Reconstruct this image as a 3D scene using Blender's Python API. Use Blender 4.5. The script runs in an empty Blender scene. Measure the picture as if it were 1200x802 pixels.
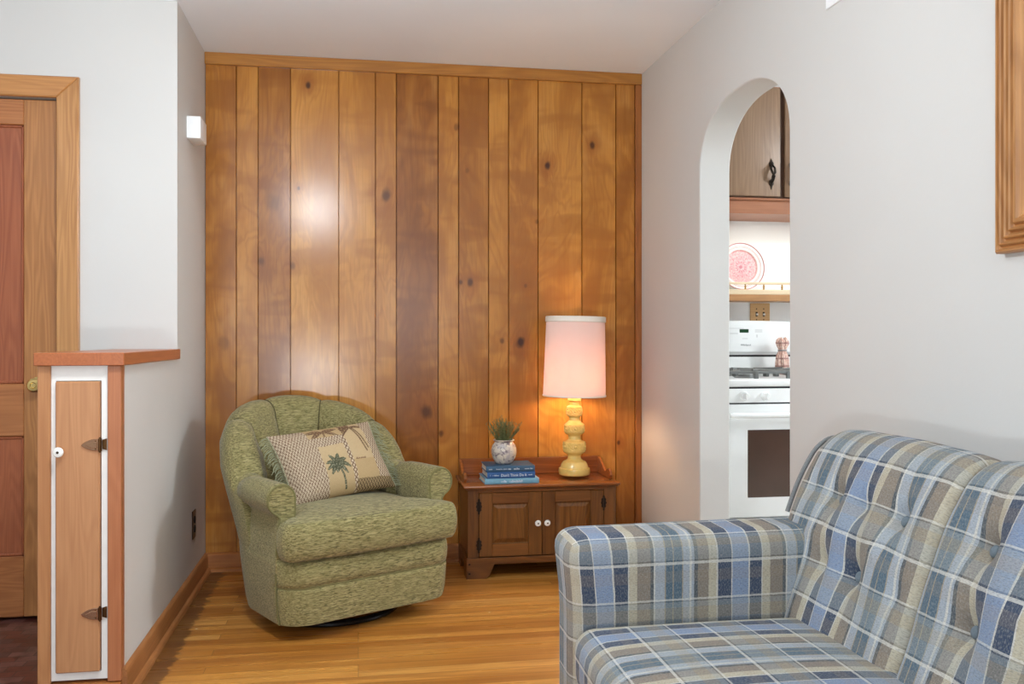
import bpy, bmesh, math, random
from math import sin, cos, pi, radians, sqrt, exp, atan2, hypot
from mathutils import Vector, Matrix, noise
random.seed(7)
SC = bpy.context.scene
COL = SC.collection

# ------------------------------------------------------------------ helpers
def lin(c):
    c = c/255.0
    return c/12.92 if c <= 0.04045 else ((c+0.055)/1.055)**2.4
def rgb(r, g, b): return (lin(r), lin(g), lin(b), 1.0)
def lerp(a, b, t): return a+(b-a)*t
def clamp(x, a=0.0, b=1.0): return max(a, min(b, x))
def sstep(a, b, x):
    t = clamp((x-a)/(b-a)); return t*t*(3-2*t)

ORG = {}
class MB:
    def __init__(s): s.v = []; s.f = []; s.uv = []; s.col = None
    def add(s, vs, fs, uvs=None, M=None):
        o = len(s.v)
        for p in vs:
            p = Vector(p)
            s.v.append(M @ p if M is not None else p)
        for i, f in enumerate(fs):
            s.f.append([o+k for k in f]); s.uv.append(uvs[i] if uvs else None)
        return s
    def addbm(s, bm, M=None):
        bm.verts.ensure_lookup_table(); bm.verts.index_update()
        s.add([v.co.copy() for v in bm.verts], [[v.index for v in f.verts] for f in bm.faces], None, M); bm.free(); return s
    def box(s, lo, hi, bev=0.0, seg=1, M=None):
        bm = bmesh.new(); bmesh.ops.create_cube(bm, size=1)
        for v in bm.verts:
            v.co = Vector([(lo[k]+hi[k])/2+v.co[k]*(hi[k]-lo[k]) for k in range(3)])
        if bev > 0: bmesh.ops.bevel(bm, geom=bm.edges[:], offset=bev, segments=seg, profile=0.5, affect='EDGES')
        return s.addbm(bm, M)
    def prism(s, poly, axis, a, b, bev=0.0, seg=1, M=None, which='all'):
        """poly: list of 2D points; axis x:(y,z) y:(x,z) z:(x,y)"""
        bm = bmesh.new()
        def P(q, h):
            return {'x': (h, q[0], q[1]), 'y': (q[0], h, q[1]), 'z': (q[0], q[1], h)}[axis]
        A = [bm.verts.new(P(q, a)) for q in poly]; B = [bm.verts.new(P(q, b)) for q in poly]
        n = len(poly)
        fa = bm.faces.new(A); fb = bm.faces.new(B[::-1])
        for i in range(n): bm.faces.new((A[i], B[i], B[(i+1) % n], A[(i+1) % n]))
        bmesh.ops.recalc_face_normals(bm, faces=bm.faces[:])
        if bev > 0:
            ed = list(fa.edges) if which == 'a' else list(fb.edges) if which == 'b' else list(fa.edges)+list(fb.edges)
            bmesh.ops.bevel(bm, geom=ed, offset=bev, segments=seg, profile=0.5, affect='EDGES')
        return s.addbm(bm, M)
    def lathe(s, prof, n=32, c=(0, 0, 0), M=None, cap=True):
        vs = []; fs = []
        for (r, z) in prof:
            for k in range(n):
                a = 2*pi*k/n; vs.append((c[0]+r*cos(a), c[1]+r*sin(a), c[2]+z))
        m = len(prof)
        for i in range(m-1):
            for k in range(n):
                fs.append((i*n+k, i*n+(k+1) % n, (i+1)*n+(k+1) % n, (i+1)*n+k))
        if cap:
            fs.append(tuple(range(n))[::-1]); fs.append(tuple((m-1)*n+k for k in range(n)))
        return s.add(vs, fs, None, M)
    def tube(s, pts, r, n=8, cap=True, closed=False, M=None):
        pts = [Vector(p) for p in pts]; m = len(pts)
        rs = r if isinstance(r, (list, tuple)) else [r]*m
        vs = []; fs = []
        up = None
        for i, p in enumerate(pts):
            if closed: t = pts[(i+1) % m]-pts[i-1]
            else: t = pts[min(i+1, m-1)]-pts[max(i-1, 0)]
            t = t.normalized() if t.length > 1e-9 else Vector((0, 0, 1))
            if up is None:
                up = Vector((0, 0, 1)) if abs(t.z) < 0.9 else Vector((1, 0, 0))
            x = up-t*up.dot(t)
            if x.length < 1e-6: x = t.orthogonal()
            x.normalize(); y = t.cross(x); up = x
            for k in range(n):
                a = 2*pi*k/n; vs.append(p+(x*cos(a)+y*sin(a))*rs[i])
        for i in range(m if closed else m-1):
            j = (i+1) % m
            for k in range(n): fs.append((i*n+k, i*n+(k+1) % n, j*n+(k+1) % n, j*n+k))
        if cap and not closed:
            fs.append(tuple(range(n))[::-1]); fs.append(tuple((m-1)*n+k for k in range(n)))
        return s.add(vs, fs, None, M)
    def grid(s, rows, uv=None, cu=False, cv=False, M=None):
        R = len(rows); C = len(rows[0]); vs = [p for r in rows for p in r]; fs = []; us = []
        for i in range(R if cu else R-1):
            for j in range(C if cv else C-1):
                i2 = (i+1) % R; j2 = (j+1) % C
                fs.append((i*C+j, i*C+j2, i2*C+j2, i2*C+j))
                if uv: us.append((uv[i][j], uv[i][j2], uv[i2][j2], uv[i2][j]))
        return s.add(vs, fs, us if uv else None, M)
    def ball(s, c, r, nu=16, nv=10, M=None):
        if not isinstance(r, (list, tuple)): r = (r, r, r)
        vs = []; fs = []
        for i in range(nv+1):
            th = pi*i/nv
            for k in range(nu):
                a = 2*pi*k/nu
                vs.append((c[0]+r[0]*sin(th)*cos(a), c[1]+r[1]*sin(th)*sin(a), c[2]+r[2]*cos(th)))
        for i in range(nv):
            for k in range(nu): fs.append((i*nu+k, (i+1)*nu+k, (i+1)*nu+(k+1) % nu, i*nu+(k+1) % nu))
        return s.add(vs, fs, None, M)
    def build(s, name, mat, parent=None, ang=35, world=True, recalc=True, tris=False, weld=True):
        off = ORG.get(parent.name, Vector((0, 0, 0))) if (parent is not None and world) else Vector((0, 0, 0))
        me = bpy.data.meshes.new(name)
        me.from_pydata([p-off for p in s.v], [], s.f)
        if any(u for u in s.uv):
            L = me.uv_layers.new(name='UVMap'); k = 0
            flat = []
            for f, u in zip(s.f, s.uv):
                for q in range(len(f)):
                    flat += list(u[q]) if u else [0.0, 0.0]
            L.data.foreach_set('uv', flat)
        if s.col is not None:
            at = me.color_attributes.new('pattern', 'FLOAT_COLOR', 'POINT')
            at.data.foreach_set('color', [c for q in s.col for c in q])
        if recalc:
            bm = bmesh.new(); bm.from_mesh(me)
            if weld: bmesh.ops.remove_doubles(bm, verts=bm.verts[:], dist=1e-6)
            bmesh.ops.recalc_face_normals(bm, faces=bm.faces[:]); bm.to_mesh(me); bm.free()
        me.polygons.foreach_set('use_smooth', [True]*len(me.polygons))
        me.set_sharp_from_angle(angle=radians(ang))
        if mat is not None: me.materials.append(mat)
        o = bpy.data.objects.new(name, me); COL.objects.link(o)
        if parent is not None:
            o.parent = parent
            ORG[o.name] = ORG.get(parent.name, Vector((0, 0, 0)))
        return o

def thing(name, label, cat, loc=(0, 0, 0), rz=0.0, group=None):
    o = bpy.data.objects.new(name, None); o.empty_display_size = 0.05
    COL.objects.link(o); o.location = loc; o.rotation_euler = (0, 0, rz)
    o['label'] = label; o['category'] = cat
    if group: o['group'] = group
    ORG[o.name] = Vector(loc)
    return o
def tag(o, label, cat, group=None):
    o['label'] = label; o['category'] = cat
    if group: o['group'] = group
    return o
def struct(name, mb, mat, parent=None, **k):
    o = mb.build(name, mat, parent, **k)
    if parent is None: o['kind'] = 'structure'
    return o
def text_mb(txt, size, depth=0.0004, bold=False):
    cu = bpy.data.curves.new('t', 'FONT'); cu.body = txt; cu.size = size; cu.extrude = depth
    cu.align_x = 'CENTER'; cu.align_y = 'CENTER'; cu.resolution_u = 3
    if bold: cu.offset = size*0.012
    ob = bpy.data.objects.new('t', cu); COL.objects.link(ob)
    bpy.context.view_layer.update()
    me = bpy.data.meshes.new_from_object(ob)
    vs = [v.co.copy() for v in me.vertices]; fs = [list(p.vertices) for p in me.polygons]
    bpy.data.objects.remove(ob); bpy.data.curves.remove(cu); bpy.data.meshes.remove(me)
    return vs, fs

# ------------------------------------------------------------------ node helper
class NT:
    def __init__(s, name):
        s.m = bpy.data.materials.new(name); s.m.use_nodes = True
        s.t = s.m.node_tree; s.t.nodes.clear()
        s.out = s.t.nodes.new('ShaderNodeOutputMaterial')
    def n(s, typ, ins=None, **props):
        nd = s.t.nodes.new('ShaderNode'+typ)
        for k, v in props.items(): setattr(nd, k, v)
        if ins:
            for k, v in ins.items(): s.set(nd.inputs[k], v)
        return nd
    def set(s, sock, v):
        if isinstance(v, bpy.types.NodeSocket): s.t.links.new(v, sock)
        elif v is not None: sock.default_value = v
    def math(s, op, a, b=None, c=None, cl=False):
        nd = s.n('Math', operation=op); nd.use_clamp = cl
        s.set(nd.inputs[0], a)
        if b is not None: s.set(nd.inputs[1], b)
        if c is not None: s.set(nd.inputs[2], c)
        return nd.outputs[0]
    def vmath(s, op, a, b=None):
        nd = s.n('VectorMath', operation=op); s.set(nd.inputs[0], a)
        if b is not None: s.set(nd.inputs[1], b)
        return nd.outputs[0]
    def mix(s, f, a, b, mode='MIX'):
        nd = s.n('Mix', data_type='RGBA', blend_type=mode)
        s.set(nd.inputs['Factor'], f); s.set(nd.inputs[6], a); s.set(nd.inputs[7], b)
        return nd.outputs[2]
    def noise(s, vec, scale=1.0, detail=3.0, rough=0.5, dist=0.0):
        nd = s.n('TexNoise'); s.set(nd.inputs['Vector'], vec)
        nd.inputs['Scale'].default_value = scale; nd.inputs['Detail'].default_value = detail
        nd.inputs['Roughness'].default_value = rough; nd.inputs['Distortion'].default_value = dist
        return nd.outputs['Fac']
    def ramp(s, f, stops, interp='LINEAR'):
        nd = s.n('ValToRGB'); s.set(nd.inputs[0], f); r = nd.color_ramp; r.interpolation = interp
        while len(r.elements) > 1: r.elements.remove(r.elements[-1])
        r.elements[0].position = stops[0][0]; r.elements[0].color = stops[0][1]
        for p, c in stops[1:]:
            e = r.elements.new(p); e.color = c
        return nd
    def maprange(s, v, a, b, c=0.0, d=1.0, smooth=True):
        nd = s.n('MapRange', interpolation_type='SMOOTHSTEP' if smooth else 'LINEAR')
        s.set(nd.inputs[0], v)
        for i, x in zip((1, 2, 3, 4), (a, b, c, d)): s.set(nd.inputs[i], x)
        return nd.outputs[0]
    def bump(s, h, strength=0.2, dist=0.01):
        nd = s.n('Bump'); s.set(nd.inputs['Height'], h)
        nd.inputs['Strength'].default_value = strength; nd.inputs['Distance'].default_value = dist
        return nd.outputs[0]
    def obj(s): return s.n('TexCoord').outputs['Object']
    def uv(s): return s.n('UVMap').outputs[0]
    def bsdf(s, color, rough=0.5, normal=None, metal=0.0, spec=0.5, **k):
        b = s.n('BsdfPrincipled')
        s.set(b.inputs['Base Color'], color); s.set(b.inputs['Roughness'], rough); s.set(b.inputs['Metallic'], metal)
        s.set(b.inputs['Specular IOR Level'], spec)
        if normal is not None: s.set(b.inputs['Normal'], normal)
        for kk, v in k.items(): s.set(b.inputs[kk], v)
        s.t.links.new(b.outputs[0], s.out.inputs[0]); return b

def plain(name, c, rough=0.5, metal=0.0, spec=0.5, var=0.04, nscale=30.0, bump=0.0, **k):
    t = NT(name); o = t.obj(); n = t.noise(o, nscale, 3)
    d = tuple(x*(1-var*2) for x in c[:3])+(1,)
    col = t.mix(n, d, tuple(min(1, x*(1+var)) for x in c[:3])+(1,))
    nm = t.bump(n, bump, 0.01) if bump > 0 else None
    t.bsdf(col, rough, nm, metal, spec, **k); return t.m

def wood(name, dark, base, light, axis='z', rough=0.35, ring=14.0, stretch=9.0, blotch=0.45, fig=1.0, spec=0.5, coat=0.0, freq=1.0):
    t = NT(name); o = t.obj()
    rnd = t.n('ObjectInfo').outputs['Random']
    off = t.n('CombineXYZ', {0: t.math('MULTIPLY', rnd, 31.7), 1: t.math('MULTIPLY', rnd, 17.3), 2: t.math('MULTIPLY', rnd, 9.1)}).outputs[0]
    k = {'x': (1/stretch, 1, 1), 'y': (1, 1/stretch, 1), 'z': (1, 1, 1/stretch)}[axis]
    p = t.vmath('ADD', t.vmath('MULTIPLY', o, tuple(x*8*freq for x in k)), off)
    n1 = t.noise(p, 1.0, 2.0, 0.5, 0.5)
    rg = t.math('ADD', t.math('MULTIPLY', t.math('SINE', t.math('MULTIPLY', n1, ring*6)), 0.5), 0.5)
    k2 = {'x': (3, 160, 160), 'y': (160, 3, 160), 'z': (160, 160, 3)}[axis]
    fib = t.noise(t.vmath('MULTIPLY', o, tuple(x*freq for x in k2)), 1.0, 2.0, 0.6)
    bl = t.noise(t.vmath('ADD', t.vmath('MULTIPLY', o, tuple(x*2.2*freq for x in k)), off), 1.0, 2.0)
    c = t.mix(t.math('MULTIPLY', rg, 0.5*fig), base, dark)
    c = t.mix(t.maprange(bl, 0.35, 0.7, 0.0, blotch), c, light)
    c = t.mix(t.maprange(fib, 0.35, 0.75, 0.0, 0.38), c, dark)
    nm = t.bump(fib, 0.06, 0.002)
    t.bsdf(c, rough, nm, 0, spec, **({'Coat Weight': coat, 'Coat Roughness': 0.15} if coat else {}))
    return t.m
# ------------------------------------------------------------------ materials
M = {}
def wallpaint(name, c, b=0.05):
    t = NT(name); o = t.obj(); n = t.noise(o, 140.0, 3); n2 = t.noise(o, 1.6, 2)
    col = t.mix(t.maprange(n2, 0.3, 0.7), c, tuple(x*0.975 for x in c[:3])+(1,))
    n3 = t.noise(o, 7.0, 4)
    t.bsdf(col, 0.75, t.bump(t.math('ADD', n, t.math('MULTIPLY', n3, 2.0)), b, 0.004), 0, 0.25); return t.m
M['wall'] = wallpaint('white_wall_paint', rgb(207, 205, 201))
M['ceil'] = wallpaint('white_ceiling_paint', rgb(240, 246, 252))
M['kwall'] = wallpaint('kitchen_wall_paint', rgb(238, 238, 236), 0.02)

PL = [241, 277, 302.5, 340.5, 397, 440, 464.5, 513.5, 537.5, 572.5, 596, 630.5, 682, 721.8, 744]
F = 1060.0; TH = radians(9.64); HOR = 396.0; CH = 1.097
def ray(px):
    u = (px-600)/F
    return (u*cos(TH)+sin(TH), -u*sin(TH)+cos(TH))
def x_at(px, Y): a, b = ray(px); return Y*a/b
def z_at(px, py, Y): a, b = ray(px); return CH+(HOR-py)/F*(Y/b)
YB = 4.43; XL = -0.71; XR = 1.419; ZC = 2.437

def panel_mat():
    t = NT('varnished_knotty_panelling'); o = t.obj()
    r = t.n('Attribute', attribute_name='plank').outputs['Fac']
    tn = t.n('Attribute', attribute_name='tint').outputs['Fac']
    sp = t.n('SeparateXYZ', {0: o}); X = sp.outputs[0]; Z = sp.outputs[2]
    # knots
    kn = [(361, 100, .016, .9), (320, 236, .045, .3), (453, 229, .028, .75), (350, 221, .008, .7), (343, 312, .016, .5), (641, 194, .018, .95), (694, 170, .018, .85),
          (551, 331, .02, .8), (540, 331, .012, .7), (535, 149, .014, .5), (629, 260, .012, .5), (610, 401, .024, .95), (588, 400, .014, .6),
          (725, 519, .012, .8), (499, 483, .032, .7), (517, 508, .015, .7), (262, 402, .03, .35), (306, 306, .02, .5), (616, 335, .01, .5), (548, 200, .012, .3)]
    warp = t.noise(t.vmath('MULTIPLY', o, (22.0, 1.0, 14.0)), 1.0, 2.0)
    core = None; halo = None
    for (px, py, s, a) in kn:
        kx = x_at(px, YB); kz = z_at(px, py, YB)
        dx = t.math('MULTIPLY', t.math('SUBTRACT', X, kx), 1/s); dz = t.math('MULTIPLY', t.math('SUBTRACT', Z, kz), 0.72/s)
        d = t.math('SQRT', t.math('ADD', t.math('MULTIPLY', dx, dx), t.math('MULTIPLY', dz, dz)))
        d = t.math('ADD', d, t.math('MULTIPLY', t.math('SUBTRACT', warp, 0.5), 1.1))
        c = t.math('MULTIPLY', t.maprange(d, 1.15, 0.35), a)
        h = t.math('MULTIPLY', t.maprange(d, 4.2, 0.8), a)
        core = c if core is None else t.math('MAXIMUM', core, c)
        halo = h if halo is None else t.math('MAXIMUM', halo, h)
    off = t.n('CombineXYZ', {0: t.math('MULTIPLY', r, 37.0), 1: t.math('MULTIPLY', r, 11.0), 2: t.math('MULTIPLY', r, 23.0)}).outputs[0]
    p = t.vmath('ADD', t.vmath('MULTIPLY', o, (4.2, 1.0, 1.15)), off)
    n1 = t.noise(p, 1.0, 3.0, 0.55, 1.1)
    n1 = t.math('ADD', n1, t.math('MULTIPLY', halo, 0.13))
    rg = t.math('ADD', t.math('MULTIPLY', t.math('SINE', t.math('MULTIPLY', n1, 62.0)), 0.5), 0.5)
    rg = t.math('POWER', rg, 1.6)
    fib = t.noise(t.vmath('ADD', t.vmath('MULTIPLY', o, (170.0, 1.0, 4.0)), off), 1.0, 2.0, 0.6)
    bl = t.noise(t.vmath('ADD', t.vmath('MULTIPLY', o, (5.0, 1.0, 1.7)), off), 1.0, 3.0, 0.55, 0.6)
    # cross-grain flame
    fl = t.noise(t.vmath('ADD', t.vmath('MULTIPLY', o, (2.2, 1.0, 8.0)), off), 1.0, 1.5, 0.5, 0.9)
    base = t.ramp(tn, [(0.0, rgb(150, 92, 36)), (0.5, rgb(184, 121, 48)), (1.0, rgb(202, 142, 64))]).outputs[0]
    dk = t.ramp(tn, [(0.0, rgb(114, 62, 22)), (0.5, rgb(148, 90, 36)), (1.0, rgb(170, 110, 46))]).outputs[0]
    c = t.mix(t.math('MULTIPLY', rg, 0.46), base, dk)
    c = t.mix(t.maprange(bl, 0.44, 0.66, 0.0, 0.75), c, dk)
    c = t.mix(t.maprange(bl, 0.5, 0.25, 0.0, 0.45), c, rgb(208, 154, 84))
    c = t.mix(t.maprange(fl, 0.48, 0.68, 0.0, 0.6), c, dk)
    c = t.mix(t.maprange(fib, 0.4, 0.75, 0.0, 0.4), c, dk)
    c = t.mix(t.math('MULTIPLY', halo, 0.5), c, rgb(136, 70, 26))
    c = t.mix(core, c, rgb(58, 26, 10))
    wav = t.noise(t.vmath('ADD', t.vmath('MULTIPLY', o, (9.0, 1.0, 3.0)), off), 1.0, 2.0)
    nm = t.bump(t.math('ADD', t.math('MULTIPLY', wav, 0.6), t.math('MULTIPLY', fib, 0.02)), 0.06, 0.01)
    t.bsdf(c, 0.22, nm, 0, 0.42)
    return t.m
M['panel'] = panel_mat()
M['trimwood'] = wood('honey_trim_wood', rgb(142, 88, 36), rgb(178, 120, 52), rgb(196, 142, 72), 'x', 0.32)
M['casing'] = wood('casing_wood', rgb(150, 98, 52), rgb(190, 138, 84), rgb(205, 158, 104), 'z', 0.3)
M['casingx'] = wood('casing_wood_horizontal', rgb(150, 94, 48), rgb(186, 126, 70), rgb(200, 148, 92), 'x', 0.3)
M['basewood'] = wood('baseboard_wood', rgb(118, 68, 32), rgb(158, 98, 50), rgb(186, 130, 78), 'y', 0.5)
M['basewoodx'] = wood('baseboard_wood_back', rgb(130, 72, 32), rgb(168, 104, 50), rgb(190, 128, 70), 'x', 0.55, spec=0.3)
M['doorstile'] = wood('door_stile_wood', rgb(140, 88, 46), rgb(178, 122, 70), rgb(196, 144, 90), 'z', 0.32)
M['doorrail'] = wood('door_rail_wood', rgb(140, 80, 42), rgb(176, 114, 66), rgb(190, 132, 82), 'x', 0.32)
M['doorpanel'] = wood('door_panel_wood', rgb(126, 62, 36), rgb(162, 92, 58), rgb(176, 106, 68), 'z', 0.3, ring=22)
M['capwood'] = wood('cap_wood', rgb(138, 72, 38), rgb(172, 98, 56), rgb(186, 112, 66), 'y', 0.3, fig=0.6, blotch=0.3)
M['postwood'] = wood('post_wood', rgb(150, 92, 52), rgb(186, 130, 84), rgb(198, 144, 98), 'z', 0.35, fig=0.6)
M['hutchdoor'] = wood('flush_door_wood', rgb(164, 108, 68), rgb(190, 136, 92), rgb(202, 150, 106), 'z', 0.4, fig=0.7, blotch=0.3)
M['brass'] = plain('antique_brass', rgb(196, 158, 96), 0.3, 1.0, nscale=60)
M['polbrass'] = plain('polished_brass', rgb(222, 196, 130), 0.14, 1.0)
M['copper'] = plain('copper_hinge_metal', rgb(206, 164, 130), 0.22, 1.0, var=0.15)
M['bronze'] = plain('dark_bronze', rgb(112, 78, 48), 0.35, 1.0, var=0.15)
M['porcelain'] = plain('white_porcelain', rgb(240, 238, 232), 0.15)
M['darkscrew'] = plain('dark_screw', rgb(80, 66, 54), 0.4, 0.8)
M['whitepaint'] = plain('white_semigloss_paint', rgb(240, 239, 234), 0.35)
M['whiteplastic'] = plain('white_plastic', rgb(242, 243, 243), 0.4)
M['brownplastic'] = plain('brown_plastic', rgb(62, 42, 30), 0.35)
M['dark'] = plain('black_gap', rgb(22, 20, 18), 0.8)

def floor_mat():
    t = NT('amber_strip_flooring'); o = t.obj()
    b = t.n('TexBrick', {0: o}); b.offset = 0.37; b.offset_frequency = 3; b.squash = 1.0
    b.inputs['Scale'].default_value = 1.0; b.inputs['Brick Width'].default_value = 1.35; b.inputs['Row Height'].default_value = 0.057
    b.inputs['Mortar Size'].default_value = 0.0009; b.inputs['Mortar Smooth'].default_value = 0.3; b.inputs['Bias'].default_value = 0.0
    b.inputs['Color1'].default_value = (0, 0, 0, 1); b.inputs['Color2'].default_value = (1, 1, 1, 1); b.inputs['Mortar'].default_value = (0.5, 0.5, 0.5, 1)
    r = t.n('SeparateColor', {0: b.outputs['Color']}).outputs[0]
    off = t.n('CombineXYZ', {0: t.math('MULTIPLY', r, 41.0), 1: t.math('MULTIPLY', r, 13.0), 2: 0.0}).outputs[0]
    p = t.vmath('ADD', t.vmath('MULTIPLY', o, (1.2, 26.0, 1.0)), off)
    n1 = t.noise(p, 1.0, 3.0, 0.55, 0.6)
    fib = t.noise(t.vmath('ADD', t.vmath('MULTIPLY', o, (5.0, 260.0, 1.0)), off), 1.0, 2.0)
    c = t.ramp(r, [(0.0, rgb(166, 104, 40)), (0.35, rgb(184, 122, 50)), (0.7, rgb(198, 136, 60)), (1.0, rgb(214, 156, 80))]).outputs[0]
    c = t.mix(t.maprange(n1, 0.4, 0.72, 0.0, 0.6), c, rgb(142, 84, 34))
    c = t.mix(t.maprange(fib, 0.45, 0.8, 0.0, 0.4), c, rgb(128, 66, 24))
    c = t.mix(t.maprange(n1, 0.42, 0.2, 0.0, 0.4), c, rgb(226, 168, 92))
    c = t.mix(b.outputs['Fac'], c, rgb(92, 48, 20))
    # old dark stain along the left skirting and small paint specks
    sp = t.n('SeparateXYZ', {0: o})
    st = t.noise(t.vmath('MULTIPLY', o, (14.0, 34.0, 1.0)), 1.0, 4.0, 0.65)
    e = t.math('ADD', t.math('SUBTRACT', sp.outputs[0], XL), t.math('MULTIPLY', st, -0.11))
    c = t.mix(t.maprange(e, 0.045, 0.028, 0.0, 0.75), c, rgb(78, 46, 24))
    spk = t.n('TexVoronoi', {0: o}); spk.inputs['Scale'].default_value = 2.6
    c = t.mix(t.maprange(spk.outputs['Distance'], 0.018, 0.008), c, rgb(226, 200, 160))
    wv = t.noise(t.vmath('MULTIPLY', o, (3.0, 9.0, 1.0)), 1.0, 2.0)
    nm = t.bump(t.math('SUBTRACT', t.math('MULTIPLY', wv, 0.6), b.outputs['Fac']), 0.12, 0.004)
    t.bsdf(c, t.maprange(n1, 0.3, 0.7, 0.26, 0.4), nm, 0, 0.5)
    return t.m
M['floor'] = floor_mat()
def tile_mat():
    t = NT('red_brown_entry_tile'); o = t.obj()
    b = t.n('TexBrick', {0: o}); b.offset = 0.5
    b.inputs['Scale'].default_value = 1.0; b.inputs['Brick Width'].default_value = 0.085; b.inputs['Row Height'].default_value = 0.05
    b.inputs['Mortar Size'].default_value = 0.002; b.inputs['Mortar Smooth'].default_value = 0.2
    b.inputs['Color1'].default_value = (0, 0, 0, 1); b.inputs['Color2'].default_value = (1, 1, 1, 1); b.inputs['Mortar'].default_value = (0.5, 0.5, 0.5, 1)
    r = t.n('SeparateColor', {0: b.outputs['Color']}).outputs[0]
    n = t.noise(o, 18.0, 4)
    c = t.ramp(r, [(0.0, rgb(74, 36, 30)), (0.3, rgb(116, 62, 50)), (0.55, rgb(96, 52, 46)), (0.8, rgb(132, 92, 84)), (1.0, rgb(84, 60, 60))]).outputs[0]
    c = t.mix(t.maprange(n, 0.4, 0.75, 0.0, 0.6), c, rgb(58, 34, 32))
    c = t.mix(b.outputs['Fac'], c, rgb(70, 52, 46))
    t.bsdf(c, 0.3, t.bump(t.math('SUBTRACT', n, b.outputs['Fac']), 0.15, 0.004)); return t.m
M['tile'] = tile_mat()

# ------------------------------------------------------------------ room shell
YR = -2.60; XW = -2.45; KX = 4.45; KYB = 4.45; TW = 0.133; XO = XR+TW
struct('floor', MB().box((XL-0.02, YR, -0.1), (XR+0.06, YB+0.02, 0)), M['floor'])
struct('floor_entry', MB().box((XW, YR, -0.1), (XL-0.02, 3.95, 0)), M['tile'])
M['kfloor'] = plain('kitchen_vinyl', rgb(196, 190, 180), 0.4)
struct('floor_kitchen', MB().box((XR+0.06, YR, -0.1), (KX, KYB, 0)), M['kfloor'])
struct('ceiling', MB().box((XW-0.1, YR-0.1, ZC), (KX+0.1, KYB+0.15, ZC+0.1)), M['ceil'])

# panelled back wall : one mesh of boards with V grooves
mb = MB(); tints = []; rnds = []
TB = [0.42, 0.72, 0.30, 0.95, 0.82, 0.70, 0.12, 0.62, 0.40, 0.72, 0.55, 0.75, 0.68, 0.45]
xs = [x_at(p, YB) for p in PL]; xs[0] = XL
ZT = 2.381; ZBB = 0.086; G = 0.0035
for i in range(14):
    a, b = xs[i], xs[i+1]
    prof = [(a, 0.016), (a+0.0012, 0.016), (a+0.0015, 0.003), (a+0.0030, 0.0), (b-0.0030, 0.0), (b-0.0015, 0.003), (b-0.0012, 0.016), (b, 0.016)]
    rows = [[(p[0], YB+p[1], z) for p in prof] for z in (0.0, 0.8, 1.6, ZT+0.01)]
    n0 = len(mb.v); mb.grid(rows)
    rv = random.random()
    tints += [TB[i]]*(len(mb.v)-n0); rnds += [rv]*(len(mb.v)-n0)
n0 = len(mb.v); mb.box((XL-0.05, YB+0.0165, 0), (XR+0.05, YB+0.16, ZC+0.02)); tints += [0]*(len(mb.v)-n0); rnds += [0]*(len(mb.v)-n0)
o = struct('wall_back', mb, M['panel'], weld=False, ang=20)
for nm_, arr in (('tint', tints), ('plank', rnds)):
    at = o.data.attributes.new(nm_, 'FLOAT', 'POINT'); at.data.foreach_set('value', arr)
# groove darkness comes from a real recess; the backing slab behind takes the darkest tint
struct('trim_1', MB().box((XL, YB-0.018, ZT), (XR, YB+0.005, ZC), 0.003), M['trimwood'])
struct('trim_2', MB().box((xs[14], YB-0.014, 0.0), (XR, YB+0.004, ZT), 0.003), wood('corner_strip_wood', rgb(120, 66, 28), rgb(160, 96, 44), rgb(180, 116, 60), 'z', 0.32))
bb = [(0, 0), (0.016, 0), (0.016, 0.074), (0.011, 0.083), (0.004, 0.087), (0, 0.087)]
shoe = [(0.016, 0)]+[(0.016+0.016*cos(a), 0.018*sin(a)) for a in [i*pi/2/6 for i in range(7)]]
def skirting(name, kind, a, b, at, mat, sh):
    m = MB()
    if kind == 'x':      # runs along x at Y=at facing -Y
        m.prism([(at-p[0], p[1]) for p in bb], 'x', a, b)
        m.prism([(at-p[0], p[1]) for p in shoe], 'x', a, b)
    elif kind == 'y+':   # runs along y at X=at facing +X
        m.prism([(at+p[0], p[1]) for p in bb], 'y', a, b); m.prism([(at+p[0], p[1]) for p in shoe], 'y', a, b)
    elif kind == 'y-':
        m.prism([(at-p[0], p[1]) for p in bb], 'y', a, b); m.prism([(at-p[0], p[1]) for p in shoe], 'y', a, b)
    return struct(name, m, mat)
skirting('baseboard_back', 'x', XL, xs[14], YB, M['basewoodx'], 1)
skirting('baseboard_left', 'y+', 2.915, YB, XL, M['basewood'], 1)
skirting('baseboard_right', 'y-', YR, 2.823, XR, M['basewood'], 1)
skirting('baseboard_corner', 'y-', 3.627, YB, XR, M['basewood'], 1)

# right wall with the arched opening
AY0, AY1 = 2.823, 3.627; AC = (AY0+AY1)/2; AH = (AY1-AY0)/2; ZS = 1.79; ZA = 2.045
arc = []
for i in range(33):
    a = pi*i/32
    arc.append((AC+AH*(abs(cos(a))**0.86)*(1 if cos(a) >= 0 else -1), ZS+(ZA-ZS)*abs(sin(a))**0.92))
outl = [(YR, 0), (AY0, 0)]+arc[::-1]+[(AY1, 0), (YB+0.02, 0), (YB+0.02, ZC+0.02), (YR, ZC+0.02)]
struct('wall_right', MB().prism(outl, 'x', XR, XO, 0.004), M['wall'])

# left stub wall, entry wall with door opening
DX1 = -1.16; DX0 = -1.97; DZ = 2.03; EY = 3.77
struct('wall_left', MB().box((XL-0.14, EY, 0), (XL, YB+0.1, ZC+0.02)), M['wall'])
ew = MB().prism([(XW, 0), (DX0-0.01, 0), (DX0-0.01, DZ), (DX1+0.01, DZ), (DX1+0.01, 0), (XL-0.14, 0), (XL-0.14, ZC+0.02), (XW, ZC+0.02)], 'y', EY, EY+0.13)
struct('wall_entry', ew, M['wall'])
struct('wall_side', MB().box((XW-0.1, YR, 0), (XW, EY+0.13, ZC)), M['wall'])
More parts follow.
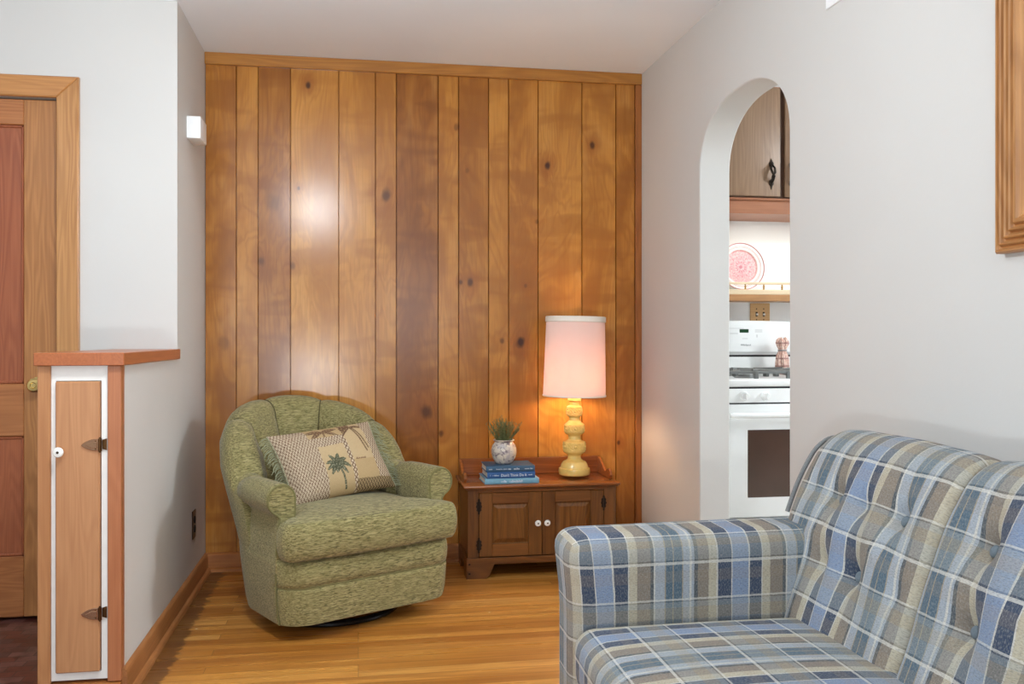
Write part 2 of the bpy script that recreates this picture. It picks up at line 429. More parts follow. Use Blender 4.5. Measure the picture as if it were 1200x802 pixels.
# rear wall (behind the viewer) with two window openings
def wall_windows(name, axis, at0, at1, lo, hi, wins, mat):
    m = MB(); z0, z1 = 0.0, ZC
    cur = lo
    def bx(a, b, za, zb):
        if axis == 'y': m.box((a, at0, za), (b, at1, zb))
        else: m.box((at0, a, za), (at1, b, zb))
    for (a, b, wz0, wz1) in wins:
        bx(cur, a, z0, z1); bx(a, b, z0, wz0); bx(a, b, wz1, z1); cur = b
    bx(cur, hi, z0, z1)
    return struct(name, m, mat)
WINS = [(-2.0, -0.75, 0.85, 2.1), (-0.1, 1.25, 0.85, 2.1)]
wall_windows('wall_rear', 'y', YR-0.12, YR, XW, KX, WINS, M['wall'])
def window(name, a, b, z0, z1, axis, at, nx=2, nz=2):
    m = MB(); t = 0.045
    def bx(p, q, r, s_):
        if axis == 'y': m.box((p, at-0.05, r), (q, at-0.01, s_), 0.003)
        else: m.box((at+0.01, p, r), (at+0.05, q, s_), 0.003)
    bx(a, b, z0, z0+t); bx(a, b, z1-t, z1); bx(a, a+t, z0+t, z1-t); bx(b-t, b, z0+t, z1-t)
    zm = (z0+z1)/2; bx(a+t, b-t, zm-0.02, zm+0.02)
    return struct(name, m, M['whitepaint'])
for i, (a, b, c, d) in enumerate(WINS): window('window_%d' % (i+1), a, b, c, d, 'y', YR)
# kitchen walls
struct('wall_kitchen_back', MB().box((XO, KYB, 0), (KX, KYB+0.1, ZC)), M['kwall'])
KW = (1.75, 2.75, 0.95, 2.05)
wall_windows('wall_kitchen_side', 'x', KX, KX+0.12, YR, KYB+0.1, [KW], M['kwall'])
window('window_3', KW[0], KW[1], KW[2], KW[3], 'x', KX)

# half wall
HY = 2.917; HX = XL-0.237
struct('wall_half', MB().box((HX, HY+0.03, 0), (XL, EY, 1.013)), M['wall'])
struct('trim_3', MB().box((HX-0.006, HY-0.028, 1.013), (XL+0.012, EY+0.0, 1.052), 0.002), M['capwood'])

# door casing and entry door
m = MB(); cw = 0.082
x0, x1 = DX0-0.005, DX1+0.005
m.prism([(x1, 0), (x1+cw, 0), (x1+cw, DZ+cw), (x1, DZ)], 'y', EY-0.02, EY, 0.004, 1, None, 'a')
m.prism([(x0, 0), (x0, DZ), (x0-cw, DZ+cw), (x0-cw, 0)], 'y', EY-0.02, EY, 0.004, 1, None, 'a')
struct('trim_4', m, M['casing'])
struct('trim_5', MB().prism([(x1, DZ), (x1+cw, DZ+cw), (x0-cw, DZ+cw), (x0, DZ)], 'y', EY-0.02, EY, 0.004, 1, None, 'a'), M['casingx'])
dy = EY+0.012
ra, rb = DX0+0.12, DX1-0.122
struct('light_block_behind_door', MB().box((DX0-0.1, EY+0.14, 0), (DX1+0.1, EY+0.18, ZC)), M['dark'])  # added unseen slab, blocks sky light leaking round the door
door = struct('door_1', MB().box((DX0, dy+0.018, 0.012), (DX1, dy+0.040, DZ-0.006)), M['doorstile'])
MB().box((rb, dy, 0.012), (DX1, dy+0.0185, DZ-0.006), 0.003).build('stile', M['doorstile'], door)
MB().box((DX0, dy, 0.012), (ra, dy+0.0185, DZ-0.006), 0.003).build('stile', M['doorstile'], door)
for (za, zb) in ((0.012, 0.247), (0.714, 0.918), (1.925, DZ-0.006)): MB().box((ra, dy+0.0005, za), (rb, dy+0.0185, zb), 0.003).build('rail', M['doorrail'], door)
for (za, zb) in ((0.247, 0.714), (0.918, 1.925)):
    pm = MB(); b_ = 0.012
    pm.prism([(ra-0.004, za-0.004), (rb+0.004, za-0.004), (rb+0.004, zb+0.004), (ra-0.004, zb+0.004)], 'y', dy+0.012, dy+0.019)
    # moulded sticking round the panel
    for (p, q, r_, s_) in ((ra, ra+b_, za, zb), (rb-b_, rb, za, zb), (ra, rb, za, za+b_), (ra, rb, zb-b_, zb)):
        pm.box((p, dy+0.006, r_), (q, dy+0.02, s_), 0.004)
    pm.build('panel', M['doorpanel'], door)
kx = x_at(38.5, EY-0.05); kz = z_at(38.5, 452, EY-0.05)
RX = Matrix.Rotation(pi/2, 4, 'X')
def facing(c): return Matrix.Translation(c) @ RX     # lathe axis z -> -y
kn = MB().lathe([(0.03, 0), (0.031, 0.004), (0.024, 0.008), (0.011, 0.011), (0.011, 0.03), (0.02, 0.036), (0.0265, 0.046), (0.0265, 0.056), (0.021, 0.061), (0.012, 0.0615), (0.009, 0.058)], 28, M=facing((kx, dy, kz)))
kn.build('door_knob', M['polbrass'], door)

# built-in narrow cabinet in the end of the half wall
cab = thing('built_in_cabinet', 'narrow white-framed cabinet with flush wooden door in the end of the half wall', 'cabinet', (-0.83, HY, 0))
ff = MB()
pxl, pxr = -0.911, -0.749
dxl, dxr = -0.896, -0.771; dz0, dz1 = 0.088, 0.965
ff.box((pxl, HY, 0.062), (dxl-0.002, HY+0.03, 1.013)); ff.box((dxr+0.002, HY, 0.062), (pxr, HY+0.03, 1.013))
ff.box((dxl-0.002, HY, dz1+0.002), (dxr+0.002, HY+0.03, 1.013)); ff.box((dxl-0.002, HY, 0.062), (dxr+0.002, HY+0.03, dz0-0.002))
ff.build('face_frame', M['whitepaint'], cab)
MB().box((HX, HY-0.012, 0.055), (pxl, HY+0.03, 1.013), 0.002).build('corner_post', M['postwood'], cab)
MB().box((pxr, HY-0.012, 0.055), (XL, HY+0.03, 1.013), 0.002).build('corner_post', wood('post_wood_rosy', rgb(150, 84, 50), rgb(180, 114, 74), rgb(192, 128, 86), 'z', 0.35, fig=0.6), cab)
MB().box((HX, HY-0.026, 0.0), (XL+0.0, HY+0.03, 0.052), 0.003).build('toe_board', M['basewoodx'], cab)
d = MB().box((dxl, HY-0.014, dz0), (dxr, HY+0.012, dz1), 0.003).build('door', M['hutchdoor'], cab)
k = MB().lathe([(0.007, 0), (0.007, 0.008), (0.0145, 0.013), (0.0155, 0.018), (0.013, 0.022), (0.006, 0.0235)], 24, M=facing((x_at(72, HY), HY-0.014, z_at(72, 529, HY)))).build('knob', M['porcelain'], d)
MB().lathe([(0.004, 0.0225), (0.004, 0.0245)], 10, M=facing((x_at(72, HY), HY-0.014, z_at(72, 529, HY)))).build('screw', M['darkscrew'], k)
for zc in (z_at(113, 521, HY), z_at(113, 718, HY)):
    h = MB(); xa = x_at(97, HY); xb = dxr-0.002; y1 = HY-0.0141
    n = 12; top = [(lerp(xa, xb, i/n), zc+0.0015+0.017*(sin(pi*0.5*min(1, i/n*1.15)))**0.8) for i in range(n+1)]
    bot = [(x, 2*zc-z) for x, z in top]
    h.prism(top+bot[::-1], 'y', y1-0.004, y1, 0.0015, 1, None, 'a')
    h.prism([(lerp(xa, xb, .25), zc), (lerp(xa, xb, .6), zc+0.009), (xb-0.004, zc+0.009), (xb-0.004, zc-0.009), (lerp(xa, xb, .6), zc-0.009)], 'y', y1-0.0065, y1-0.0035, 0.001, 1, None, 'a')
    h.build('hinge', M['copper'], d); h = MB()
    h.tube([(xb+0.004, y1-0.003, zc-0.019), (xb+0.004, y1-0.003, zc+0.019)], 0.0055, 10)
    h.tube([(xb+0.004, y1-0.003, zc-0.023), (xb+0.004, y1-0.003, zc+0.023)], 0.003, 8)
    h.prism([(xb+0.007, zc-0.014), (xb+0.02, zc-0.018), (xb+0.02, zc+0.018), (xb+0.007, zc+0.014)], 'y', HY-0.004, HY, 0.001, 1, None, 'a')
    for (sx, sz) in ((xb+0.0145, 0.010), (xb+0.0145, -0.010), (xb-0.008, 0.012), (xb-0.008, -0.012)):
        yy = HY-0.004 if sx > xb else y1-0.004
        h.ball((sx, yy, zc+sz), (0.0024, 0.0015, 0.0024), 8, 6)
    h.build('hinge_knuckle', M['bronze'], d)

# little things on the walls
ch = MB().box((XL-0.002, 3.97, z_at(218, 161.5, 3.97)), (XL+0.056, 4.12, z_at(218, 135.5, 3.97)), 0.004, 2).build('chime_box', M['whiteplastic'])
tag(ch, 'small white plastic box high on the narrow wall left of the panelling', 'box')
oc = thing('wall_outlet', 'dark brown outlet plate low on the left wall behind the armchair', 'outlet', (XL, 4.12, 0.28))
oy = 4.124; oz = 0.283
MB().box((XL, oy-0.037, oz-0.062), (XL+0.005, oy+0.037, oz+0.062), 0.0025).build('cover_plate', M['brownplastic'], oc)
for dz in (0.02, -0.02): MB().lathe([(0.016, 0), (0.016, 0.003), (0.014, 0.004)], 20, M=Matrix.Translation((XL+0.005, oy, oz+dz)) @ Matrix.Rotation(pi/2, 4, 'Y')).build('receptacle', M['dark'], oc)
wp = thing('wall_plate', 'blank white cover plate high on the right wall near the ceiling', 'cover plate', (XR, 2.45, 2.17))
yl = 2.575; zb = 2.103
MB().box((XR-0.006, yl-0.27, zb), (XR, yl, zb+0.20), 0.002).build('cover', M['whiteplastic'], wp)
psc = plain('pale_screw', rgb(206, 206, 204), 0.4)
for (yy, zz) in ((yl-0.02, zb+0.035), (yl-0.25, zb+0.035), (yl-0.02, zb+0.165), (yl-0.25, zb+0.165)): MB().ball((XR-0.006, yy, zz), (0.0015, 0.004, 0.004), 10, 6).build('screw', psc, wp)

# picture on the right wall : fluted wooden frame, mostly out of view
pf = thing('picture_frame', 'fluted light wood picture frame hanging on the right wall above the sofa', 'picture', (XR, 1.4, 1.6))
PY1 = x = 1.803; PY0 = 0.95; PZ0 = 1.283; PZ1 = 2.02; W = 0.085
pr = [(0, 0), (0, 0.020), (0.004, 0.026)]
for i in range(4):
    b0 = 0.008+i*0.0145
    pr += [(b0, 0.026), (b0+0.002, 0.0205), (b0+0.005, 0.0185), (b0+0.0075, 0.021), (b0+0.009, 0.027), (b0+0.0115, 0.029)]
pr += [(0.070, 0.029), (0.074, 0.022), (0.080, 0.018), (W, 0.012), (W, 0)]
def member(a, b, inw, mat):
    """a,b outer corners (Y,Z); inw inward dir"""
    rows = []
    d = (Vector(b)-Vector(a)).normalized()
    for end, sg in ((Vector(a), 1), (Vector(b), -1)):
        rows.append([(XR-h, end.x+inw[0]*w+d.x*sg*w, end.y+inw[1]*w+d.y*sg*w) for (w, h) in pr])
    return MB().grid(rows, cv=True).build('frame_member', mat, pf, ang=25)
fw = wood('oak_frame_wood', rgb(134, 84, 44), rgb(186, 134, 82), rgb(206, 160, 108), 'z', 0.35, ring=20)
fwy = wood('oak_frame_wood_horizontal', rgb(134, 84, 44), rgb(180, 122, 70), rgb(200, 150, 98), 'y', 0.35)
member((PY1, PZ0), (PY1, PZ1), (-1, 0), fw); member((PY0, PZ0), (PY0, PZ1), (1, 0), fw)
member((PY1, PZ0), (PY0, PZ0), (0, 1), fwy); member((PY1, PZ1), (PY0, PZ1), (0, -1), fwy)
MB().box((XR-0.008, PY0+W-0.004, PZ0+W-0.004), (XR-0.002, PY1-W+0.004, PZ1-W+0.004)).build('mat_board', plain('cream_mat_board', rgb(226, 218, 200), 0.8), pf)
# ------------------------------------------------------------------ green swivel armchair
def heather():
    t = NT('olive_heather_upholstery'); o = t.obj()
    s1 = t.noise(t.vmath('MULTIPLY', o, (26.0, 120.0, 250.0)), 1.0, 3.0, 0.6)
    s2 = t.noise(t.vmath('MULTIPLY', o, (260.0, 260.0, 520.0)), 1.0, 2.0, 0.6)
    s3 = t.noise(t.vmath('MULTIPLY', o, (30.0, 110.0, 190.0)), 1.7, 2.0, 0.5)
    s4 = t.noise(o, 5.0, 2.0)
    c = t.mix(t.maprange(s1, 0.38, 0.62), rgb(126, 116, 74), rgb(164, 152, 106))
    c = t.mix(t.maprange(s3, 0.52, 0.62, 0.0, 0.85), c, rgb(72, 66, 38))
    c = t.mix(t.maprange(s2, 0.35, 0.7, 0.0, 0.5), c, rgb(116, 112, 70))
    c = t.mix(t.maprange(s1, 0.62, 0.75, 0.0, 0.6), c, rgb(192, 180, 136))
    c = t.mix(t.maprange(s4, 0.4, 0.7, 0.0, 0.25), c, rgb(142, 134, 88))
    nm = t.bump(t.math('ADD', s1, s2), 0.35, 0.002)
    t.bsdf(c, 0.92, nm, 0, 0.15, **{'Sheen Weight': 0.15, 'Sheen Roughness': 0.5}); return t.m
M['olive'] = heather()
M['olivepipe'] = plain('olive_welt_cord', rgb(118, 112, 68), 0.9, nscale=400, var=0.2)
M['oliveseam'] = plain('olive_seam_thread', rgb(88, 80, 48), 0.95, nscale=300, var=0.15)
M['blackmetal'] = plain('black_lacquered_steel', rgb(20, 20, 22), 0.22, 0.3)

CR = (-0.122, 3.785, 0.0)
arm = thing('armchair', 'olive green barrel-back swivel armchair with channelled back beside the left wall', 'armchair', CR, radians(28.5))
def P(mb, name, mat, parent=arm, **k): return mb.build(name, mat, parent, world=False, **k)
Y0 = 0.03; YF = -0.375
def outline(a, yf, rc, y0=Y0, by=1.0):
    p = []
    for i in range(25):
        t = pi*i/24; p.append((a*cos(t), y0+a*by*sin(t)))
    for i in range(1, 8): p.append((-a, lerp(y0, yf+rc, i/8)))
    for i in range(0, 9):
        t = pi+pi/2*i/8; p.append((-a+rc+rc*cos(t), yf+rc+rc*sin(t)))
    for i in range(1, 10): p.append((lerp(-a+rc, a-rc, i/10), yf))
    for i in range(0, 9):
        t = 1.5*pi+pi/2*i/8; p.append((a-rc+rc*cos(t), yf+rc+rc*sin(t)))
    for i in range(1, 8): p.append((a, lerp(yf+rc, y0, i/8)))
    return p
# lower body: skirt band, welt crease, bulging deck band
def qz(z): return clamp((z-0.06)/0.52)
def y0z(z): return lerp(-0.075, Y0, qz(z))
def byz(z): return lerp(0.80, 1.0, qz(z))
lev = [(0.066, 0.310, -0.35, 0), (0.058, 0.334, -0.370, 0), (0.064, 0.352, -0.384, 0), (0.10, 0.358, -0.389, 0), (0.18, 0.363, -0.392, 0), (0.193, 0.364, -0.391, 0), (0.198, 0.364, -0.385, .006),
       (0.203, 0.364, -0.391, 0), (0.222, 0.365, -0.398, 0), (0.255, 0.366, -0.400, 0), (0.278, 0.366, -0.394, 0), (0.292, 0.366, -0.384, 0), (0.298, 0.360, -0.365, 0)]
rows = []
for z, a, yf, cr in lev:
    rows.append([(x*(1-cr/a*(1 if y < -0.30 else 0)), y, z) for x, y in outline(a, yf, 0.10, y0z(z), byz(z))])
b = MB().grid(rows, cv=True)
n = len(rows[0]); b.f.append(list(range(n))); b.uv.append(None)
k0 = (len(rows)-1)*n; b.f.append([k0+i for i in range(n)]); b.uv.append(None)
P(b, 'seat_base', M['olive'], ang=50)
wl = [(x, y, 0.1985) for x, y in outline(0.3605, -0.388, 0.10, y0z(.2), byz(.2)) if y < -0.292]
P(MB().tube(wl, 0.0035, 6), 'welt', M['olivepipe'])
for sg in (-1, 1): P(MB().tube([(sg*0.351, -0.318, 0.065), (sg*0.3585, -0.318, 0.10), (sg*0.364, -0.318, 0.18), (sg*0.366, -0.318, 0.25)], 0.0035, 6), 'welt', M['olivepipe'])
# arms
def arm_profile(sg):
    p = [(0.366, 0.245), (0.365, 0.31), (0.361, 0.37), (0.356, 0.42), (0.354, 0.445)]
    cx, cz, R = 0.343, 0.515, 0.056
    for i in range(19):
        t = radians(-66+(236)*i/18); p.append((cx+R*cos(t), cz+R*1.02*sin(t)))
    p += [(0.286, 0.48), (0.288, 0.43), (0.290, 0.36), (0.290, 0.245)]
    return [(sg*x, z) for x, z in p]
for sg in (1, -1):
    pr_ = arm_profile(sg)
    rows = []
    ctr = (sg*0.328, 0.45)
    ys = [-0.318, -0.318, -0.314, -0.306, -0.29, -0.22, -0.15, -0.08, -0.02, 0.03]
    ins = [0.012, 0.008, 0.003, 0.0, 0.0, 0.0, 0.0, 0.002, 0.010, 0.05]
    for y, q in zip(ys, ins):
        r = []
        for x, z in pr_:
            dx, dz = ctr[0]-x, ctr[1]-z; L = hypot(dx, dz)
            r.append((x+dx/L*q, y, z+dz/L*q))
        rows.append(r)
    a_ = MB().grid(rows, cv=True); n = len(pr_)
    a_.f.append(list(range(n))); a_.uv.append(None)
    a_.f.append([(len(rows)-1)*n+i for i in range(n)]); a_.uv.append(None)
    ao = P(a_, 'arm', M['olive'], ang=45)
    cord = []
    for x, z in pr_[1:-1]:
        dx, dz = ctr[0]-x, ctr[1]-z; L = hypot(dx, dz); cord.append((x+dx/L*0.006, -0.3165, z+dz/L*0.006))
    P(MB().tube(cord, 0.0042, 6), 'welt', M['olivepipe'], ao)
# barrel back with channels
NPH = 241; rows = []
seams = [-9, 27, 66, 104, 141, 189]
def chan(ph, p=0.0):
    d = 90+(ph*180/pi-90)*(1+0.5*p)
    d = clamp(d, -8.9, 188.9)
    for i in range(5):
        if seams[i] <= d <= seams[i+1]:
            t = (d-seams[i])/(seams[i+1]-seams[i]); return max(0.0, 1-abs(2*t-1)**3.2)**0.75
    return 0
for i in range(NPH):
    ph = radians(-9+198*i/(NPH-1)); s_ = max(0.0, sin(ph)); cm = chan(ph)
    H = 0.572+0.268*s_**0.60 + 0.016*(cm-1)
    lean = 0.15*s_**1.2
    def ro(z): return 0.364-0.03*(1-qz(z))*(sin(2*ph)**2)+0.026*clamp((z-0.26)/0.3)+lean*max(0, z-0.30)
    th = 0.120; rin_b = 0.292
    prof = []
    for z in [0.25, 0.30, 0.36, 0.44, 0.52, 0.60, 0.68]:
        zz = 0.25+(z-0.25)*(H-0.075-0.25)/(0.43); prof.append((ro(zz)+0.008*sin(pi*clamp((zz-0.3)/0.5)), zz))
    rt = ro(H-0.07); Rr = th/2
    for j in range(1, 12):
        a_ = pi*j/12; cm = chan(ph, 0.35*j/12-0.15); w_ = 0.044*cm*sstep(0.25, 1.0, j/12); prof.append((rt-Rr+Rr*cos(a_)-w_*0.45, H-0.07+0.07*sin(a_)))
    ri = rt-th; bul = 0.040*cm
    for j in range(0, 11):
        t = j/10; z = lerp(H-0.07, 0.36, t); cm = chan(ph, 0.2+0.5*t); bul = 0.042*cm
        r = lerp(ri, rin_b, t**0.9)-0.02*sin(pi*t)-bul*min(1, 0.45+t*2.2)*(1-0.45*t)
        prof.append((r, z))
    # top of channel also swells
    rows.append([(r*cos(ph), y0z(z)+r*(byz(z) if sin(ph) > 0 else 1)*sin(ph), z) for r, z in prof])
b = MB().grid(rows)
n = len(rows[0]); b.f.append(list(range(n))); b.uv.append(None)
b.f.append([(NPH-1)*n+i for i in range(n)]); b.uv.append(None)
bk = P(b, 'backrest', M['olive'], ang=50)
for sd in seams[1:-1]:
    pts = []
    for j in range(5, 12):
        p_ = 0.35*j/12-0.15; ph = radians(90+(sd-90)/(1+0.5*p_)); s_ = max(0.0, sin(ph)); H = 0.572+0.268*s_**0.60-0.016; lean = 0.15*s_**1.2
        zt_ = H-0.07; rt = 0.364-0.03*(1-qz(zt_))*(sin(2*ph)**2)+0.026*clamp((zt_-0.26)/0.3)+lean*max(0, zt_-0.30)
        a_ = pi*j/12; r = rt-0.06+0.06*cos(a_); z = zt_+0.07*sin(a_); r += 0.003*cos(a_); z += 0.003*sin(a_); pts.append((r*cos(ph), y0z(z)+r*byz(z)*sin(ph), z))
    for j in range(0, 6):
        t = j/10; p_ = 0.2+0.5*t; ph = radians(90+(sd-90)/(1+0.5*p_)); s_ = max(0.0, sin(ph)); H = 0.572+0.268*s_**0.60-0.016; lean = 0.15*s_**1.2
        zt_ = H-0.07; rt = 0.364-0.03*(1-qz(zt_))*(sin(2*ph)**2)+0.026*clamp((zt_-0.26)/0.3)+lean*max(0, zt_-0.30)
        z = lerp(zt_, 0.36, t); r = lerp(rt-0.12, 0.292, t**0.9)-0.02*sin(pi*t)-0.003; pts.append((r*cos(ph), y0z(z)+r*byz(z)*sin(ph), z))
    P(MB().tube(pts, [0.0012]+[0.003]*(len(pts)-1), 6), 'seam', M['oliveseam'], bk)
# T-shaped seat cushion
def tshape():
    W1, W2, yb, yn, yf = 0.284, 0.372, 0.225, -0.328, -0.425
    p = []
    def arc_(cx, cy, r, a0, a1, n): 
        for i in range(n+1):
            t = radians(lerp(a0, a1, i/n)); p.append((cx+r*cos(t), cy+r*sin(t)))
    arc_(0, 0.0, W1, 8, 172, 22)     # round back
    for i in range(1, 7): p.append((-W1-0.003*i/6, lerp(0.035, yn-0.0, i/7)))
    arc_(-W2+0.022, yn-0.014, 0.022, 90, 180, 5)
    for i in range(1, 3): p.append((-W2, lerp(yn-0.014, yf+0.055, i/3)))
    arc_(-W2+0.05, yf+0.05, 0.05, 180, 270, 7)
    for i in range(1, 12): p.append((lerp(-W2+0.05, W2-0.05, i/12), yf-0.012*sin(pi*i/12)))
    arc_(W2-0.05, yf+0.05, 0.05, 270, 360, 7)
    for i in range(1, 3): p.append((W2, lerp(yf+0.055, yn-0.014, i/3)))
    arc_(W2-0.022, yn-0.014, 0.022, 0, 90, 5)
    for i in range(1, 7): p.append((W1+0.003*(6-i)/6, lerp(yn, 0.035, i/7)))
    return [Vector((x, y)) for x, y in p]
ts = tshape(); N = len(ts)
nor = []
for i in range(N):
    d = ts[(i+1) % N]-ts[i-1]; d.normalize(); nor.append(Vector((d.y, -d.x)))
if (ts[0]+nor[0]*0.01).length < ts[0].length: nor = [-q for q in nor]
zb, zt = 0.302, 0.445; R = 0.058
rows = []
def ringi(ins, z): return [(p.x-q.x*ins, p.y-q.y*ins, z) for p, q in zip(ts, nor)]
rows.append(ringi(0.045, zb)); rows.append(ringi(0.03, zb+0.0))
for i in range(0, 13):
    a_ = -pi/2+pi*i/12
    rows.append(ringi(0.026-0.026*cos(a_)**0.9 if abs(cos(a_)) > 1e-6 else 0.026, (zb+zt)/2-0.003+(zt-zb)/2*0.96*sin(a_)))
last = rows[-1]; c0 = Vector((0, -0.09))
for sc_, dz in ((0.93, 0.004), (0.82, 0.010), (0.65, 0.015), (0.4, 0.018), (0.15, 0.019)):
    rows.append([(c0.x+(x-c0.x)*sc_, c0.y+(y-c0.y)*sc_, z+dz) for x, y, z in last])
b = MB().grid(rows, cv=True)
b.f.append(list(range(N))); b.uv.append(None)
b.f.append([(len(rows)-1)*N+i for i in range(N)]); b.uv.append(None)
P(b, 'seat_cushion', M['olive'], ang=60)
# swivel base
sw = MB(); ring_ = []
for i in range(48):
    a_ = 2*pi*i/48; ring_.append((0.262*cos(a_), -0.035+0.262*sin(a_), 0.0125))
sw.tube(ring_, 0.0125, 10, closed=True)
P(sw, 'base_ring', M['blackmetal'])
hub = MB()
for k in range(4):
    a_ = pi/4+k*pi/2
    hub.tube([(0.262*cos(a_), -0.035+0.262*sin(a_), 0.016), (0.05*cos(a_), -0.035+0.05*sin(a_), 0.032)], 0.011, 8)
hub.lathe([(0.07, 0.024), (0.07, 0.05), (0.05, 0.066), (0.05, 0.072)], 24, (0, -0.035, 0))
P(hub, 'swivel_hub', M['blackmetal'])

# ------------------------------------------------------------------ palm-print throw pillow
PWd, PH, PT = 0.475, 0.325, 0.075
pil = thing('throw_pillow', 'beige palm-tree print throw pillow with sage fringe, leaning in the olive armchair', 'pillow')
C_cream = Vector((lin(188), lin(164), lin(126))); C_tan = Vector((lin(176), lin(150), lin(110)))
C_br = Vector((lin(104), lin(76), lin(58))); C_brd = Vector((lin(84), lin(66), lin(48)))
C_wh = Vector((lin(196), lin(178), lin(152))); C_gr = Vector((lin(74), lin(76), lin(58))); C_gl = Vector((lin(136), lin(136), lin(112)))
def segd(p, a, b):
    ab = b-a; t = clamp((p-a).dot(ab)/max(1e-9, ab.length_squared)); return (p-(a+ab*t)).length, t
def palm(p, base, top, fronds, wid, cd, cl):
    """returns colour or None ; coordinates in cm"""
    best = None
    a = Vector(base); b = Vector(top); mid = (a+b)/2+Vector((0.35, 0))
    for q, r in ((a, mid), (mid, b)):
        d, t = segd(p, q, r)
        if d < wid: best = cd if (int((p.y)*2.2) % 2 or d > wid*0.6) else cl
    for (ang, L, dr, w) in fronds:
        prev = b; dirx = Vector((cos(radians(ang)), sin(radians(ang))))
        for k in range(1, 6):
            t = k/5; q = b+dirx*L*t+Vector((0, -dr*t*t))
            d, tt = segd(p, prev, q)
            ww = w*(0.25+1.1*sin(pi*min(1, (t-0.1+0.1*tt)*0.92)))
            if d < ww:
                best = cl if (d < ww*0.22 or noise.noise(Vector((p.x*2.5, p.y*2.5, ang))) > 0.25) else cd
            prev = q
    return best
F1 = [(150, 5.2, 2.0, .65), (118, 5.0, 0.6, .6), (75, 4.6, .6, .7), (35, 4.6, 1.2, .75), (10, 5.0, 3.2, .7), (185, 4.6, 1.6, .65), (220, 4.4, 1.2, .7), (320, 4.0, 2.2, .6), (250, 3.2, .6, .8)]
F2 = [(170, 8.5, 4.5, .8), (150, 6.0, 1.5, .7), (195, 7.0, 4.0, .7), (20, 6.5, 3.0, .65), (100, 4, 0, .6)]
F3 = [(165, 7.5, 2.0, .8), (20, 7.0, 1.5, .8), (195, 6.0, 2.0, .7), (-10, 6, 2, .6)]
def zig(x, y, f1=1.25, f2=1.05, c1=C_br, c2=C_wh):
    tri = abs(((y/f2) % 1.0)*2-1)
    s = ((x/f1)+tri*0.55+0.5*(int(y/f2) % 2)) % 1.0
    n_ = noise.noise(Vector((x*3, y*3, 1)))*0.12
    return c1 if s < 0.43+n_ else c2
def pattern(x, y):
    """x 0..46 y 0..32.5 (cm)"""
    p = Vector((x, y))
    warp = noise.noise(Vector((x*0.35, y*0.35, 5)))*0.35; X = x+warp; Y = y+warp
    col = None
    if 15.2 < X < 26.3 and Y < 20.5: col = C_tan.lerp(C_cream, clamp(Y/20)); r = 1
    elif 28.0 < X < 38.5 and Y > 4.2: col = C_cream if Y > 12.5 else C_tan*1.02; r = 2
    elif 13.0 < X < 28.0 and Y > 25.0: col = C_tan; r = 3
    else:
        r = 0
        if X > 27.5 and Y < 4.2: return zig(x, y, 1.3, 1.0, C_brd, C_tan*0.8)
        if 26.3 <= X <= 28.0:   # lattice of little diamonds
            s = abs(((y/2.0) % 1)*2-1); w = abs((X-27.15)/0.85)
            return C_br if abs(s-w) < 0.3 else C_wh
        if X >= 38.5: return zig(x*1.05, y, 1.45, 1.2, C_br, C_wh)
        return zig(x, y)
    fine = noise.noise(Vector((x*9, y*9, 2)))*0.06
    col = col*(1+fine)
    if r == 1:
        q = palm(p, (22.3, 1.6), (20.7, 12.2), F1, 0.38, C_gr, C_gl)
        if q: return q
    if r == 2:
        q = palm(p, (36.2, 16.0), (33.0, 28.6), F2, 0.38, C_br*0.85, C_tan*0.7)
        if q: return q
        q = palm(p, (37.6, 17.5), (34.0, 28.2), [], 0.36, C_br*0.8, C_tan*0.7)
        if q: return q
        if abs(Y-12.8) < 0.35 and 29 < X < 34 and noise.noise(Vector((x*2, y*4, 9))) > -0.1: return C_br*1.3
    if r == 3:
        q = palm(p, (20.0, 25.0), (20.0, 28.0), F3, 0.4, C_br, C_tan*0.75)
        if q: return q
    return col
NU, NV = 230, 164
def pt(u, v, side):
    cu, cv_ = 2*u-1, 2*v-1
    # pinched corners, curved edges
    ex = 1-0.055*(1-abs(cu)**2.0)*0-0.06*(1-cv_*cv_)*abs(cu)**3
    ey = 1-0.07*(1-cu*cu)*abs(cv_)**3
    h = ((1-abs(cu)**2.6)*(1-abs(cv_)**2.6))**0.55
    wr = noise.noise(Vector((u*4, v*3, side*3)))*0.006*h
    x = cu*PWd/2*ex; z = cv_*PH/2*ey
    # crease running in from lower left edge
    cr = 0.010*exp(-((x+0.12-(z+0.05)*1.2)/0.014)**2)*exp(-((z+0.07)/0.05)**2)
    return Vector((x, -side*(h*PT+wr-cr*h), z))
pf_ = MB(); cols = []
rows = [[pt(i/NU, j/NV, 1) for j in range(NV+1)] for i in range(NU+1)]
pf_.grid(rows)
for i in range(NU+1):
    for j in range(NV+1):
        c = pattern(46*i/NU, 32.5*j/NV); cols.append((c.x, c.y, c.z, 1))
n0 = len(pf_.v)
pf_.grid([[pt(i/46, j/32, -1) for j in range(33)] for i in range(47)][::-1])
cols += [(C_tan.x, C_tan.y, C_tan.z, 1)]*(len(pf_.v)-n0)
pf_.col = cols
t = NT('woven_palm_print'); at = t.n('Attribute', attribute_name='pattern').outputs['Color']
wv = t.noise(t.vmath('MULTIPLY', t.obj(), (500.0, 300.0, 700.0)), 1.0, 2.0)
t.bsdf(t.mix(t.maprange(wv, 0.4, 0.7, 0.0, 0.25), at, rgb(110, 92, 68)), 0.9, t.bump(wv, 0.25, 0.001), 0, 0.15)
cov = pf_.build('cover', t.m, pil, world=False, weld=False, ang=60)
M['fringe'] = plain('sage_fringe_yarn', rgb(158, 160, 128), 0.9, nscale=300, var=0.25)
